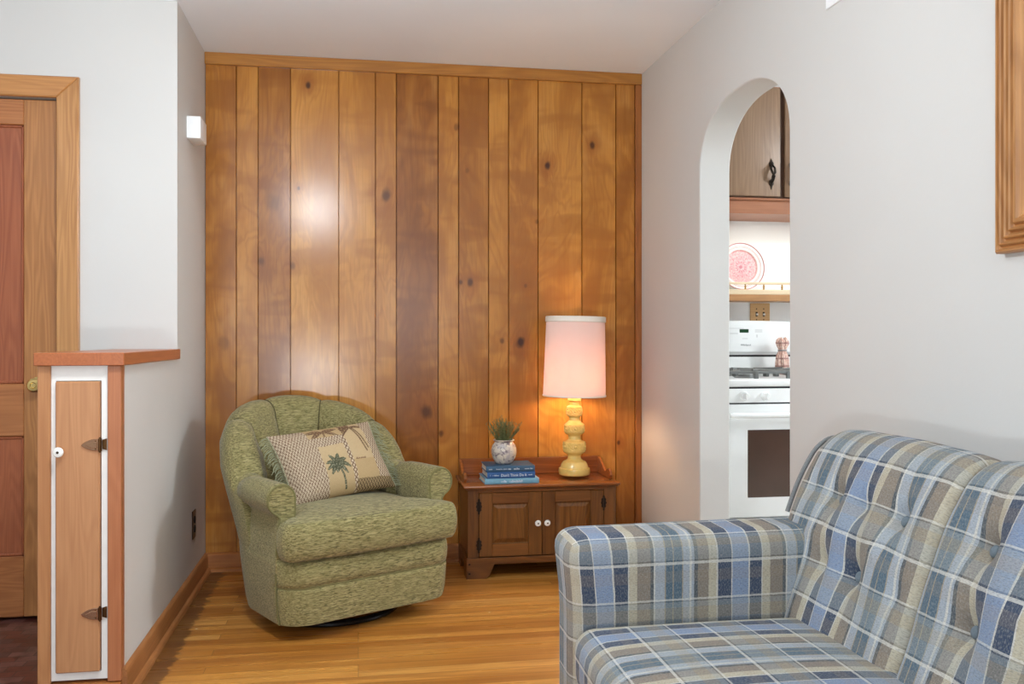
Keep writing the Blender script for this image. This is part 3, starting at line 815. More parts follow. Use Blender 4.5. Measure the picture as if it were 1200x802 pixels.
for sg in (-1, 1):
    fr = MB(); rnd = random.Random(3+sg)
    for i in range(52):
        v = 0.02+0.96*i/51; p0 = pt(0.0 if sg < 0 else 1.0, v, 1)
        L = 0.036+rnd.random()*0.012; dz = -0.012-rnd.random()*0.018; dyy = (rnd.random()-0.5)*0.024
        pts = [p0+Vector((-sg*0.003, 0, 0)), p0+Vector((sg*L*0.45, dyy*0.4-0.004, dz*0.25)), p0+Vector((sg*L*0.8, dyy, dz*0.7)), p0+Vector((sg*L, dyy*1.3, dz*1.3))]
        fr.tube(pts, [0.0011, 0.0014, 0.0013, 0.0009], 5)
    fr.grid([[pt(0.004 if sg < 0 else 0.996, 0.01+0.98*i/60, 1)+Vector((sg*e, 0, 0)) for e in (0, 0.004)] for i in range(61)])
    fr.build('fringe', M['fringe'], pil, world=False)
RZ30 = Matrix.Rotation(radians(28.5), 4, 'Z')
pl_loc = Matrix.Translation(CR) @ RZ30 @ Matrix.Translation((0.014, -0.012, 0.586)) @ Matrix.Rotation(radians(-36), 4, 'X') @ Matrix.Rotation(radians(-5), 4, 'Y')
pil.matrix_world = pl_loc
# ------------------------------------------------------------------ small pine cabinet
M['pine'] = wood('dark_stained_pine', rgb(66, 36, 14), rgb(112, 68, 29), rgb(140, 90, 42), 'z', 0.32, blotch=0.5)
M['pinex'] = wood('dark_stained_pine_rail', rgb(74, 40, 16), rgb(118, 71, 31), rgb(144, 92, 44), 'x', 0.32, blotch=0.5)
M['pinetop'] = wood('stained_pine_top', rgb(104, 54, 24), rgb(146, 84, 40), rgb(168, 104, 54), 'x', 0.22, blotch=0.5)
M['pineval'] = wood('stained_pine_panel', rgb(76, 42, 16), rgb(126, 79, 34), rgb(152, 100, 46), 'z', 0.3, ring=20, blotch=0.6)
M['iron'] = plain('black_iron_hinge', rgb(50, 40, 32), 0.5, 0.7)
TX0, TX1, TY, TYB = 0.489, 1.186, 4.085, 4.405
tb = thing('side_cabinet', 'low dark pine cabinet with two panelled doors and gallery rail by the panelled wall', 'cabinet', ((TX0+TX1)/2, (TY+TYB)/2, 0))
DZ0, DZ1 = 0.097, 0.388; D0, D1, D2 = 0.541, 0.834, 1.127
c = MB()
c.box((TX0+0.001, TY+0.02, 0.085), (TX0+0.02, TYB, 0.403)); c.box((TX1-0.02, TY+0.02, 0.085), (TX1-0.001, TYB, 0.403))
c.box((TX0+0.02, TYB-0.012, 0.085), (TX1-0.02, TYB, 0.403)); c.box((TX0+0.02, TY+0.022, 0.085), (TX1-0.02, TYB-0.012, 0.10))
c.build('carcass', M['pine'], tb)
MB().box((TX0, TY, 0.07), (D0-0.0015, TY+0.022, 0.403), 0.002).build('face_stile', M['pine'], tb)
MB().box((D2+0.0015, TY, 0.07), (TX1, TY+0.022, 0.403), 0.002).build('face_stile', M['pine'], tb)
c = MB(); c.box((D0-0.0015, TY+0.001, DZ1+0.002), (D2+0.0015, TY+0.022, 0.403), 0.001); c.build('top_rail', M['pinex'], tb)
# base plinth with bracket feet
bp = [(TX0-0.006, 0), (TX0+0.085, 0), (TX0+0.10, 0.012), (TX0+0.122, 0.064), (TX1-0.122, 0.064), (TX1-0.10, 0.012), (TX1-0.085, 0), (TX1+0.006, 0), (TX1+0.006, 0.094), (TX0-0.006, 0.094)]
pb = MB().prism(bp, 'y', TY-0.010, TY+0.012, 0.002).build('base_rail', M['pinex'], tb)
for xx in (TX0-0.006, TX1-0.010):
    sp_ = [(TY+0.012, 0), (TY+0.08, 0), (TY+0.105, 0.05), (TYB-0.105, 0.05), (TYB-0.08, 0), (TYB, 0), (TYB, 0.094), (TY+0.012, 0.094)]
    MB().prism(sp_, 'x', xx, xx+0.016, 0.001).build('side_plinth', M['pinex'], tb)
for xx in (TX0+0.008, TX1-0.008):
    for zz in (0.025, 0.068): MB().ball((xx, TY-0.010, zz), (0.005, 0.003, 0.005), 10, 6).build('nail_head', M['iron'], pb)
# top slab + moulding
MB().box((TX0-0.012, TY-0.012, 0.403), (TX1+0.010, TYB, 0.413), 0.003).build('cornice', M['pinex'], tb)
MB().box((TX0-0.021, TY-0.026, 0.413), (TX1+0.016, TYB+0.003, 0.4255), 0.004, 2).build('table_top', M['pinetop'], tb)
MB().prism([(TX0-0.008, 0.4255), (TX1+0.004, 0.4255), (TX1+0.004, 0.506), (TX0-0.008, 0.506)], 'y', TYB-0.018, TYB-0.002, 0.002).build('back_gallery', M['pinetop'], tb)
for xa in (TX0-0.008, TX1-0.010):
    g = [(TYB-0.018, 0.4255), (TYB-0.018, 0.505), (TYB-0.05, 0.503), (TYB-0.09, 0.488), (TYB-0.125, 0.470), (TYB-0.15, 0.455), (TYB-0.17, 0.452), (TYB-0.185, 0.462), (TYB-0.205, 0.470),
         (TYB-0.228, 0.470), (TYB-0.245, 0.460), (TYB-0.252, 0.445), (TYB-0.247, 0.433), (TYB-0.24, 0.4255)]
    MB().prism(g, 'x', xa, xa+0.014, 0.002).build('side_gallery', M['pinetop'], tb)
def cdoor(xa, xb, hinge_left):
    s = 0.062
    d = MB().box((xa+0.001, TY+0.0125, DZ0), (xb-0.001, TY+0.0185, DZ1)).build('door', M['pine'], tb)
    MB().box((xa+0.001, TY-0.001, DZ0), (xa+s, TY+0.0125, DZ1), 0.002).build('door_stile', M['pine'], d); MB().box((xb-s, TY-0.001, DZ0), (xb-0.001, TY+0.0125, DZ1), 0.002).build('door_stile', M['pine'], d)
    MB().box((xa+s, TY-0.0005, DZ0), (xb-s, TY+0.0125, DZ0+0.058), 0.002).build('door_rail', M['pinex'], d); MB().box((xa+s, TY-0.0005, DZ1-0.05), (xb-s, TY+0.0125, DZ1), 0.002).build('door_rail', M['pinex'], d)
    pa, pb_, za, zb_ = xa+s, xb-s, DZ0+0.058, DZ1-0.05
    e = 0.022
    rows = []
    for (q, y) in ((0, TY+0.012), (0.004, TY+0.012), (e, TY+0.003), (e+0.001, TY+0.0015)):
        rows.append([(pa+q, y, za+q), (pb_-q, y, za+q), (pb_-q, y, zb_-q), (pa+q, y, zb_-q)])
    pm = MB().grid(rows, cv=True); pm.f.append([12, 13, 14, 15]); pm.uv.append(None)
    pm.build('door_panel', M['pineval'], d, ang=10)
    kx = xb-0.022 if hinge_left else xa+0.022; kz = 0.246
    kb = MB().lathe([(0.006, 0), (0.006, 0.008), (0.0125, 0.012), (0.0145, 0.017), (0.012, 0.0215), (0.006, 0.0225)], 24, M=facing((kx, TY-0.001, kz))).build('knob', M['porcelain'], d)
    MB().lathe([(0.0038, 0.022), (0.0038, 0.0242)], 10, M=facing((kx, TY-0.001, kz))).build('screw', M['darkscrew'], kb)
    hx = xa if hinge_left else xb
    for hz in (DZ0+0.055, DZ1-0.06):
        h = MB()
        h.tube([(hx, TY-0.004, hz-0.028), (hx, TY-0.004, hz+0.028)], 0.004, 8)
        h.ball((hx, TY-0.004, hz+0.031), 0.0045, 8, 6); h.ball((hx, TY-0.004, hz-0.031), 0.0045, 8, 6)
        for sg in (-1, 1):
            pl = [(hx+sg*0.003, hz-0.024), (hx+sg*0.012, hz-0.018), (hx+sg*0.010, hz-0.008), (hx+sg*0.015, hz), (hx+sg*0.010, hz+0.008), (hx+sg*0.012, hz+0.018), (hx+sg*0.003, hz+0.024)]
            h.prism(pl, 'y', TY-0.0035, TY-0.001)
        h.build('hinge', M['iron'], d)
cdoor(D0, D1, True); cdoor(D1, D2, False)
# knot marks live in the door panels' own grain
TOPZ = 0.4255

# ------------------------------------------------------------------ lamp
LX, LY = x_at(673, 4.235), 4.235
lamp = thing('table_lamp', 'lit yellow ceramic table lamp with pale drum shade on the pine cabinet', 'lamp', (LX, LY, TOPZ))
def pz(py): return z_at(673, py, LY)-TOPZ
def pr2(w): return w/2/F*(LY/ray(673)[1])
M['ceramic'] = (lambda: (lambda t: (t.bsdf(t.mix(t.maprange(t.noise(t.obj(), 60.0, 3), 0.35, 0.7, 0.0, 0.4), rgb(226, 194, 112), rgb(212, 174, 90)), 0.22, t.bump(t.noise(t.obj(), 90.0, 2), 0.08, 0.002), 0, 0.5, **{'Coat Weight': 0.4, 'Coat Roughness': 0.12}), t.m)[1])(NT('glazed_yellow_ceramic')))()
prof = [(556.5, 33), (555.5, 36), (552, 37.5), (548.5, 36.5), (547.5, 33), (546, 32), (543.5, 30.5), (540.5, 26), (539.3, 20), (537.5, 16), (534.5, 14.8), (532.8, 16),
        (531, 22), (529.2, 26), (529, 26.3), (517.8, 26.3), (517.4, 25.5), (516.2, 18), (514.5, 14.8), (511.5, 14), (510, 15), (508.6, 20), (506.8, 23.4), (506.4, 23.8), (497.4, 23.8), (497, 23), (494.6, 17), (492.5, 13),
        (489.5, 12), (488.3, 14), (487.0, 18.2), (486.7, 18.6), (477.0, 18.6), (476.4, 17.5), (474.8, 12), (471, 11.5), (469.5, 16), (466, 15), (464, 6), (440, 5)]
pr3 = [(pr2(w), pz(y)) for y, w in prof]
lb = MB().lathe(pr3, 40, (LX, LY, TOPZ))
# moulded medallions round each tier
for (yc, w, hs) in ((523.2, 25.8, 4.6), (502, 23.4, 3.8), (482, 18.4, 3.6)):
    R = pr2(w); zc = TOPZ+pz(yc); hh = hs/F*(LY/ray(673)[1]); nm_ = 6
    for k in range(nm_):
        a0 = -pi/2-0.12+2*pi*k/nm_
        def sp(da, dz, e=0.0): 
            a = a0+da/R; return (LX+(R+e)*cos(a), LY+(R+e)*sin(a), zc+dz)
        lb.ball(sp(0, 0), hh*0.42, 10, 8)
        lb.tube([sp(hh*0.72*cos(t), hh*0.72*sin(t), 0.0003) for t in [2*pi*i/16 for i in range(16)]], hh*0.17, 6, closed=True)
        for sg in (-1, 1):
            lb.tube([sp(sg*(hh*1.0+hh*0.75*i/10), sg2*hh*(0.75-0.72*(i/10)**2), 0.0003) for sg2 in (1,) for i in range(11)], hh*0.16, 6)
            lb.tube([sp(sg*(hh*1.0+hh*0.75*i/10), -hh*(0.75-0.72*(i/10)**2), 0.0003) for i in range(11)], hh*0.16, 6)
        lb.tube([sp(hh*1.75*cos(t), hh*0.98*sin(t), 0.0003) for t in [2*pi*i/24 for i in range(24)]], hh*0.14, 6, closed=True)
lb.build('lamp_base', M['ceramic'], lamp, ang=22, weld=False)
SZ0, SZ1 = TOPZ+pz(464.5), TOPZ+pz(371.5)
R0, R1 = pr2(73.5), pr2(68.5)
def shade_mat(name, c, tr):
    t = NT(name); o = t.obj()
    a_ = t.math('ARCTAN2', t.n('SeparateXYZ', {0: o}).outputs[1], t.n('SeparateXYZ', {0: o}).outputs[0])
    rib = t.math('SINE', t.math('MULTIPLY', a_, 260.0))
    d = t.n('BsdfDiffuse', {'Color': c, 'Roughness': 0.6}); tl = t.n('BsdfTranslucent', {'Color': tuple(x*y for x, y in zip(c[:3], (1.0, 0.88, 0.86)))+(1,)})
    nm = t.bump(rib, 0.08, 0.001); t.set(d.inputs['Normal'], nm)
    mx = t.n('MixShader', {0: tr, 1: d.outputs[0], 2: tl.outputs[0]}); t.t.links.new(mx.outputs[0], t.out.inputs[0]); return t.m
M['shade'] = shade_mat('pinkish_white_shade_fabric', rgb(236, 222, 216), 0.27)
M['shadetrim'] = plain('cream_shade_trim', rgb(238, 230, 218), 0.7)
TLT = Matrix.Translation((LX, LY, SZ0)) @ Matrix.Rotation(radians(1.0), 4, 'Y') @ Matrix.Translation((-LX, -LY, -SZ0))
nseg = 56; sh = MB(); H_ = SZ1-SZ0
pr_s = [(R0, 0), (lerp(R0, R1, .5), H_*.5), (R1, H_), (R1-0.002, H_), (lerp(R0, R1, .5)-0.002, H_*.5), (R0-0.002, 0), (R0, 0)]
sh.lathe(pr_s, nseg, (LX, LY, SZ0), TLT, cap=False)
so = sh.build('lamp_shade', M['shade'], lamp, ang=30)
def band(z0, z1, r0, r1, th_):
    return MB().lathe([(r0, z0), (r0+th_, z0+0.002), (r1+th_, z1-0.002), (r1, z1), (r1-0.003, z1), (r0-0.003, z0), (r0, z0)], nseg, (LX, LY, SZ0), TLT, cap=False)
band(H_-0.026, H_+0.001, lerp(R1, R0, 0.08)+0.001, R1+0.001, 0.0035).build('shade_trim', M['shadetrim'], so, ang=30)
band(-0.001, 0.008, R0+0.0005, R0+0.0005, 0.0018).build('shade_trim', M['shadetrim'], so, ang=30)
wr = MB(); zsp = H_-0.012
for k in range(3):
    a_ = 2*pi*k/3+0.5; wr.tube([(LX, LY, SZ0+zsp), (LX+(R1-0.002)*cos(a_), LY+(R1-0.002)*sin(a_), SZ0+zsp+0.006)], 0.0015, 6, M=TLT)
wr.build('spider', M['brass'], so)
hp = MB(); zb0 = SZ0+0.005
hp.tube([(LX+0.055*sin(pi*i/24), LY, zb0+(zsp-0.005)*(i/24)) for i in range(25)], 0.0015, 6)
hp.tube([(LX-0.055*sin(pi*i/24), LY, zb0+(zsp-0.005)*(i/24)) for i in range(25)], 0.0015, 6)
hp.build('harp', M['brass'], lamp)
t = NT('warm_bulb_glass'); e = t.n('Emission', {'Color': (1.0, 0.66, 0.36, 1), 'Strength': 105.0}); t.t.links.new(e.outputs[0], t.out.inputs[0]); M['bulb'] = t.m
BZ = SZ0+0.085
MB().lathe([(0.012, 0), (0.013, 0.02), (0.026, 0.045), (0.031, 0.062), (0.028, 0.08), (0.016, 0.092), (0.003, 0.095)], 24, (LX, LY, BZ-0.06)).build('light_bulb', M['bulb'], lamp)
MB().lathe([(0.014, -0.03), (0.016, -0.02), (0.016, 0.0), (0.012, 0.002)], 20, (LX, LY, BZ-0.06)).build('socket', M['brass'], lamp)

# ------------------------------------------------------------------ books
def bookmat(name, c, r=0.5): return plain(name, c, r, nscale=80, var=0.08)
M['page'] = plain('page_paper', rgb(232, 224, 206), 0.8)
M['ink'] = plain('white_foil_lettering', rgb(226, 232, 238), 0.5)
BKY = 4.135
def glyphs(mb, x, z, w, h, n, y):
    """tiny illegible letter strokes, as blurred as in the photo"""
    r = random.Random(int(x*1000)+n); cw = w/n
    for i in range(n):
        if r.random() < 0.12: continue
        hh = h*(1.0 if r.random() < .3 else 0.7); x0 = x+i*cw
        mb.box((x0, y-0.0004, z), (x0+cw*0.22, y+0.0004, z+hh))
        if r.random() < 0.8: mb.box((x0+cw*0.5, y-0.0004, z), (x0+cw*0.72, y+0.0004, z+hh*0.8))
        if r.random() < 0.6: mb.box((x0+cw*0.22, y-0.0004, z+hh*0.6), (x0+cw*0.5, y+0.0004, z+hh*0.75))
def book(name, label, cover, x0, x1, z0, h, dpt, y0, rot, text):
    cx = (x0+x1)/2
    t_ = thing('book', label, 'book', (cx, y0, z0), radians(rot), 'blue books stacked on the pine cabinet')
    w = x1-x0; ct = 0.0028
    def loc(mb, nm, mt, par=t_): return mb.build(nm, mt, par, world=False)
    cv = MB()
    # spine + boards
    cv.box((-w/2, 0.004, 0), (w/2, dpt, ct), 0.0008); cv.box((-w/2, 0.004, h-ct), (w/2, dpt, h), 0.0008)
    sp = [(0.004, 0.0), (0.0015, ct*0.6), (0.0, h*0.25), (-0.0005, h*0.5), (0.0, h*0.75), (0.0015, h-ct*0.6), (0.004, h), (0.008, h-0.0005), (0.0075, h/2), (0.008, 0.0005)]
    cv.prism(sp, 'x', -w/2, w/2)
    co = loc(cv, 'cover', cover)
    pg = MB().box((-w/2+0.004, 0.006, ct), (w/2-0.004, dpt-0.004, h-ct))
    loc(pg, 'pages', M['page'])
    lt = MB()
    for kind in text:
        if kind[0] == 't':
            vs, fs = text_mb(kind[1], kind[2]); lt.add([(v.x+kind[3], -0.0009-v.z, v.y*1.1+h/2-0.001) for v in vs], fs)
        else: glyphs(lt, kind[1], h*0.5-kind[3]/2, kind[2], kind[3], kind[4], -0.0007)
    loc(lt, 'lettering', M['ink'], co)
    return t_
bx0, bx1 = x_at(567.5, BKY-0.02), x_at(630.8, BKY-0.02)
sz = 4.11/ray(600)[1]/F
h1, h2, h3 = 0.0255, 0.030, 0.0275
book('book', 'pale blue book with white lettering at the bottom of the stack of three', bookmat('pale_blue_cloth', rgb(116, 164, 186)), bx0, bx1, TOPZ, h1, 0.185, 4.094, 1.0, [('g', -0.05, 0.10, 0.012, 16)])
book('book', 'mid blue book with large white title in the middle of the stack', bookmat('royal_blue_cloth', rgb(38, 84, 138)), x_at(571, 4.1), x_at(627, 4.1), TOPZ+h1, h2, 0.175, 4.096, 1.2, [('t', "Don't Think Do It", 0.0165, 0.012), ('g', -0.098, 0.040, 0.0065, 12), ('g', 0.080, 0.018, 0.006, 5)])
book('book', 'dark slate blue book on top of the stack, under the small vase', bookmat('slate_blue_cloth', rgb(48, 84, 112)), x_at(569.5, 4.1), x_at(626.5, 4.1), TOPZ+h1+h2, h3, 0.165, 4.096, 0.4, [('g', -0.100, 0.016, 0.006, 4), ('g', -0.07, 0.055, 0.005, 15), ('g', -0.010, 0.060, 0.0085, 9), ('g', 0.062, 0.044, 0.006, 10)])

# ------------------------------------------------------------------ vase with greenery
VX, VY, VZ = x_at(590.5, 4.175), 4.175, TOPZ+h1+h2+h3
vs_ = thing('potted_plant', 'small mottled white pot of fine green sprigs on top of the blue books', 'plant', (VX, VY, VZ))
def vz(py): return (540.5-py)/F*(VY/ray(590)[1])
def vr(w): return w/2/F*(VY/ray(590)[1])
t = NT('mottled_glazed_pot'); o_ = t.obj()
n1 = t.noise(o_, 26.0, 3.0, 0.6, 0.8); n2 = t.noise(t.vmath('ADD', o_, (3.1, 1.7, 2.2)), 38.0, 3.0, 0.6, 1.2)
c = t.mix(t.maprange(n1, 0.45, 0.62, 0.0, 0.55), rgb(212, 202, 186), rgb(150, 140, 154))
c = t.mix(t.maprange(n2, 0.52, 0.64, 0.0, 0.8), c, rgb(92, 74, 90)); c = t.mix(t.maprange(n2, 0.36, 0.28, 0.0, 0.45), c, rgb(160, 156, 110))
t.bsdf(c, 0.3, t.bump(n1, 0.08, 0.002)); M['pot'] = t.m
pp = [(540.5, 14), (540, 17), (538, 21), (533, 27), (528, 29.5), (523.5, 29.6), (519, 27), (516, 22.5), (515, 21), (514, 22), (513.3, 24.5), (512.6, 25), (512.2, 24), (513, 20), (516, 20)]
MB().lathe([(vr(w), vz(y)) for y, w in pp], 36, (VX, VY, VZ)).build('pot', M['pot'], vs_, ang=50)
fol = MB(); st = MB(); rg = random.Random(11)
for i in range(75):
    a_ = rg.random()*2*pi; sp = rg.random()**0.6
    top = Vector((cos(a_)*0.086*sp, sin(a_)*0.068*sp, 0.175+0.055*rg.random()-0.035*sp))
    b0 = Vector((cos(a_)*0.030*sp, sin(a_)*0.030*sp, 0.085))
    pts = [b0.lerp(top, k/6)+Vector((cos(a_), sin(a_), 0))*(-0.010*sin(pi*k/6)) for k in range(7)]
    pts = [p+Vector((VX, VY, VZ)) for p in pts]
    st.tube(pts, [0.0011-0.0001*k for k in range(7)], 5)
    for k in range(26):
        f = 0.12+0.88*k/25; ii = min(5, int(f*6)); p = pts[ii].lerp(pts[ii+1], f*6-ii)
        b_ = rg.random()*2*pi; d = Vector((cos(b_), sin(b_), 0.9+rg.random())).normalized(); L = 0.008+rg.random()*0.010
        sd = d.cross(Vector((rg.random()-.5, rg.random()-.5, rg.random()-.5))).normalized()*0.0013
        q = p+d*L
        fol.add([p, p+d*L*0.5+sd, q, p+d*L*0.5-sd, p+d*L*0.5+d.cross(sd).normalized()*0.0006], [(0, 1, 4), (1, 2, 4), (2, 3, 4), (3, 0, 4), (0, 3, 2, 1)])
M['sprig'] = plain('sage_green_leaf', rgb(104, 112, 66), 0.6, nscale=120, var=0.35)
fol.add(st.v, st.f); fol.build('foliage', M['sprig'], vs_, weld=False)
MB().lathe([(vr(20), vz(515.5)), (vr(10), vz(514.2)), (0.002, vz(514))], 20, (VX, VY, VZ)).build('moss', plain('brown_moss', rgb(92, 84, 56), 0.9), vs_)
# ------------------------------------------------------------------ plaid sofa
PER = 0.345; PV = 0.172
def plaid():
    t = NT('woven_blue_taupe_plaid'); uv = t.uv(); sp = t.n('SeparateXYZ', {0: uv})
    wob = t.noise(t.vmath('MULTIPLY', uv, (60.0, 60.0, 1.0)), 1.0, 2.0)
    u = t.math('FRACT', t.math('ADD', t.math('DIVIDE', sp.outputs[0], PER), t.math('MULTIPLY', t.math('SUBTRACT', wob, 0.5), 0.006)))
    v = t.math('FRACT', t.math('ADD', t.math('DIVIDE', sp.outputs[1], PV), t.math('MULTIPLY', t.math('SUBTRACT', wob, 0.5), 0.012)))
    NV_, LB, CR_, TP, DK, LG, TL, LV, WH, TN = rgb(44, 60, 86), rgb(126, 144, 172), rgb(188, 178, 154), rgb(132, 120, 106), rgb(74, 80, 84), rgb(160, 168, 176), rgb(74, 98, 114), rgb(146, 152, 162), rgb(202, 199, 190), rgb(156, 144, 122)
    warp = t.ramp(u, [(0, NV_), (.092, WH), (.101, LB), (.222, WH), (.231, NV_), (.322, WH), (.332, CR_), (.39, TP), (.485, DK), (.51, WH), (.522, LG), (.59, TN), (.60, TL), (.65, TN), (.658, TL), (.72, TN), (.73, LG), (.775, WH), (.79, LG), (.81, DK), (.838, TP), (.92, CR_), (.978, WH), (.99, NV_)], 'CONSTANT').outputs[0]
    G1, G2, G3, G4 = rgb(140, 146, 146), rgb(150, 142, 124), rgb(98, 100, 104), rgb(170, 172, 170)
    weft = t.ramp(v, [(0, WH), (.026, DK), (.05, G1), (.24, G2), (.40, G1), (.475, DK), (.495, WH), (.52, G3), (.75, TP), (.90, G3), (.985, WH)], 'CONSTANT').outputs[0]
    w = lambda x: (x, x, x, 1)
    wa = t.ramp(v, [(0, w(.68)), (.026, w(.45)), (.05, w(.45)), (.24, w(.52)), (.40, w(.5)), (.475, w(.45)), (.495, w(.6)), (.52, w(.15)), (.75, w(.28)), (.90, w(.18)), (.985, w(.68))], 'CONSTANT').outputs[0]
    c = t.mix(t.n('SeparateColor', {0: wa}).outputs[0], warp, weft)
    # twill: fine diagonal thread flecks
    tw = t.noise(t.vmath('MULTIPLY', uv, (420.0, 170.0, 1.0)), 1.0, 2.0, 0.6)
    tw2 = t.noise(t.vmath('MULTIPLY', uv, (170.0, 520.0, 1.0)), 1.0, 2.0, 0.6)
    c = t.mix(t.maprange(tw, 0.42, 0.7, 0.0, 0.30), c, rgb(170, 168, 160))
    c = t.mix(t.maprange(tw2, 0.42, 0.7, 0.0, 0.36), c, rgb(52, 58, 66))
    t.bsdf(c, 0.95, t.bump(t.math('ADD', tw, tw2), 0.3, 0.0015), 0, 0.12, **{'Sheen Weight': 0.1}); return t.m
M['plaid'] = plaid()
M['plaidbtn'] = plain('slate_upholstery_button', rgb(104, 116, 124), 0.85, nscale=300, var=0.15)
M['plaidwelt'] = plain('slate_welt_cord', rgb(128, 130, 130), 0.9, nscale=300, var=0.2)
M['sofafoot'] = plain('dark_sofa_leg', rgb(60, 38, 24), 0.4)
sofa = thing('sofa', 'blue and taupe plaid sofa with button-tufted back along the right wall', 'sofa', (0.95, 1.3, 0))
UB1 = 1.90
def ub(y, c=UB1): return (c-y)+0.165*PER
def rbox(lo, hi, r, uvf, nx=10, ny=10, nz=6, crown=(0, 0, 0), pert=None):
    """rounded, slightly crowned upholstered block with fabric UVs"""
    mb = MB(); c = [(a+b)/2 for a, b in zip(lo, hi)]; h = [(b-a)/2 for a, b in zip(lo, hi)]
    def mp(p):
        q = [clamp(p[k], -h[k]+r, h[k]-r) for k in range(3)]
        d = Vector([p[k]-q[k] for k in range(3)])
        if d.length > 1e-9: d = d.normalized()*r
        o = Vector(q)+d
        f = [1-min(1, abs(o[k])/h[k])**2.5 for k in range(3)]
        o.z += crown[2]*(1 if o.z > 0 else -1)*f[0]*f[1]*(abs(o.z)/h[2])
        o.x += crown[0]*(1 if o.x > 0 else -1)*f[1]*f[2]*(abs(o.x)/h[0])
        o.y += crown[1]*(1 if o.y > 0 else -1)*f[0]*f[2]*(abs(o.y)/h[1])
        o = o+Vector(c)
        return pert(o) if pert else o
    def axis_pts(hh, n):
        e = [i/4 for i in range(4)]
        out = [-hh+r*(1-cos(pi/2*k))*1.0 for k in e]+[lerp(-hh+r, hh-r, i/n) for i in range(n+1)]+[hh-r*(1-cos(pi/2*k)) for k in e[::-1]]
        return out
    ax = [axis_pts(h[0], nx), axis_pts(h[1], ny), axis_pts(h[2], nz)]
    for k in range(3):
        i, j = [(1, 2), (0, 2), (0, 1)][k]
        for sg in (-1, 1):
            rows = []; uvs = []
            for a in ax[i]:
                rr = []; uu = []
                for b in ax[j]:
                    p = [0, 0, 0]; p[k] = sg*h[k]; p[i] = a; p[j] = b
                    rr.append(mp(p)); uu.append(uvf(Vector(p)+Vector(c), k, sg))
                rows.append(rr); uvs.append(uu)
            mb.grid(rows, uvs)
    return mb
SX0 = 0.484; ATOP = 0.632; AY0_, AY1_ = 2.02, 2.205
# arms
OFFA = -0.509+0.0     # stripe phase along X: navy band starts at X=.502
def arm_uv(p, k, sg):
    u = p.x+OFFA
    if k == 1: return (u*1.05, (p.z-0.566)+0.0)
    if k == 2: return (u*1.05, (ATOP-0.566)+(p.y-AY0_)*0.9)
    return ((p.y-AY0_)+0.33*PER, p.z-0.566)
def arm_pert(o):
    # slight outward roll at the top and soft top crown
    t = sstep(0.45, 0.63, o.z); 
    return Vector((o.x-0.012*t*(1 if o.x < 0.6 else 0), o.y+0.012*t*(1 if o.y > 2.1 else (-0.3)), o.z+0.008*clamp((o.x-SX0)/0.7)))
def build_arm(y0, y1):
    def uvf(p, k, sg): return arm_uv(Vector((p.x, p.y-y0+AY0_, p.z)), k, sg)
    mb = rbox((SX0, y0, 0.09), (1.27, y1, ATOP), 0.05, uvf, 16, 6, 10, (0, 0, 0.0), arm_pert if y0 > 1.5 else None)
    return mb.build('arm', M['plaid'], sofa, ang=60)
a1 = build_arm(AY0_, AY1_); a2 = build_arm(0.46, 0.645)
# base frame
def base_uv(p, k, sg):
    return (ub(p.y), p.z-0.44+0.05) if k == 0 else (ub(p.y), p.x)
rbox((SX0+0.02, 0.648, 0.09), (1.30, AY0_-0.003, 0.30), 0.02, base_uv, 8, 16, 4).build('seat_frame', M['plaid'], sofa, ang=60)
# seat cushions
SEAT = 0.448
XPH = 0.596
def seat_uv(p, k, sg):
    if k == 2: return (ub(p.y), (p.x-XPH))
    if k == 0: return (ub(p.y), (SX0+0.005-XPH)-(SEAT-p.z)) if sg < 0 else (ub(p.y), 1.0-XPH+(SEAT-p.z))
    return (p.x-XPH+0.3, p.z)
for (ya, yb) in ((1.335, AY0_-0.004), (0.65, 1.331)):
    cu = rbox((SX0-0.005, ya, 0.302), (1.075, yb, SEAT-0.008), 0.045, seat_uv, 14, 14, 4, (0.006, 0, 0.016)).build('seat_cushion', M['plaid'], sofa, ang=60)
    wl = []
    r = 0.042; zt_ = SEAT-0.012
    wl = [(SX0+0.004, yb-r*0.6, zt_-0.010), (SX0+0.004, (ya+yb)/2, zt_-0.004), (SX0+0.004, ya+r*.6, zt_-0.010)]
# tufted back, one mesh per section
BP = [(0.985, .36), (1.005, .42), (1.035, .50), (1.060, .58), (1.085, .65), (1.112, .72), (1.140, .775), (1.172, .822), (1.215, .850), (1.262, .852), (1.305, .828), (1.330, .77), (1.342, .68), (1.35, .5), (1.355, .22)]
def catmull(P_, n):
    out = []
    for i in range(len(P_)-1):
        p0 = P_[max(i-1, 0)]; p1 = P_[i]; p2 = P_[i+1]; p3 = P_[min(i+2, len(P_)-1)]
        for k in range(n):
            t = k/n
            out.append(tuple(0.5*((2*b)+(-a+c)*t+(2*a-5*b+4*c-d)*t*t+(-a+3*b-3*c+d)*t**3) for a, b, c, d in zip(p0, p1, p2, p3)))
    out.append(P_[-1]); return [Vector(q) for q in out]
prof = catmull(BP, 9)
arcl = [0.0]
for i in range(1, len(prof)): arcl.append(arcl[-1]+(prof[i]-prof[i-1]).length)
pn = []
for i in range(len(prof)):
    d = (prof[min(i+1, len(prof)-1)]-prof[max(i-1, 0)]).normalized(); pn.append(Vector((-d.y, d.x)))   # outward (front = -x)
def s_of_z(z):
    for i in range(len(prof)-1):
        if prof[i].y <= z <= prof[i+1].y: return arcl[i]+(arcl[i+1]-arcl[i])*(z-prof[i].y)/(prof[i+1].y-prof[i].y)
    return 0
ROWU, ROWL = s_of_z(0.722), s_of_z(0.577)
S_CREST = s_of_z(0.85)
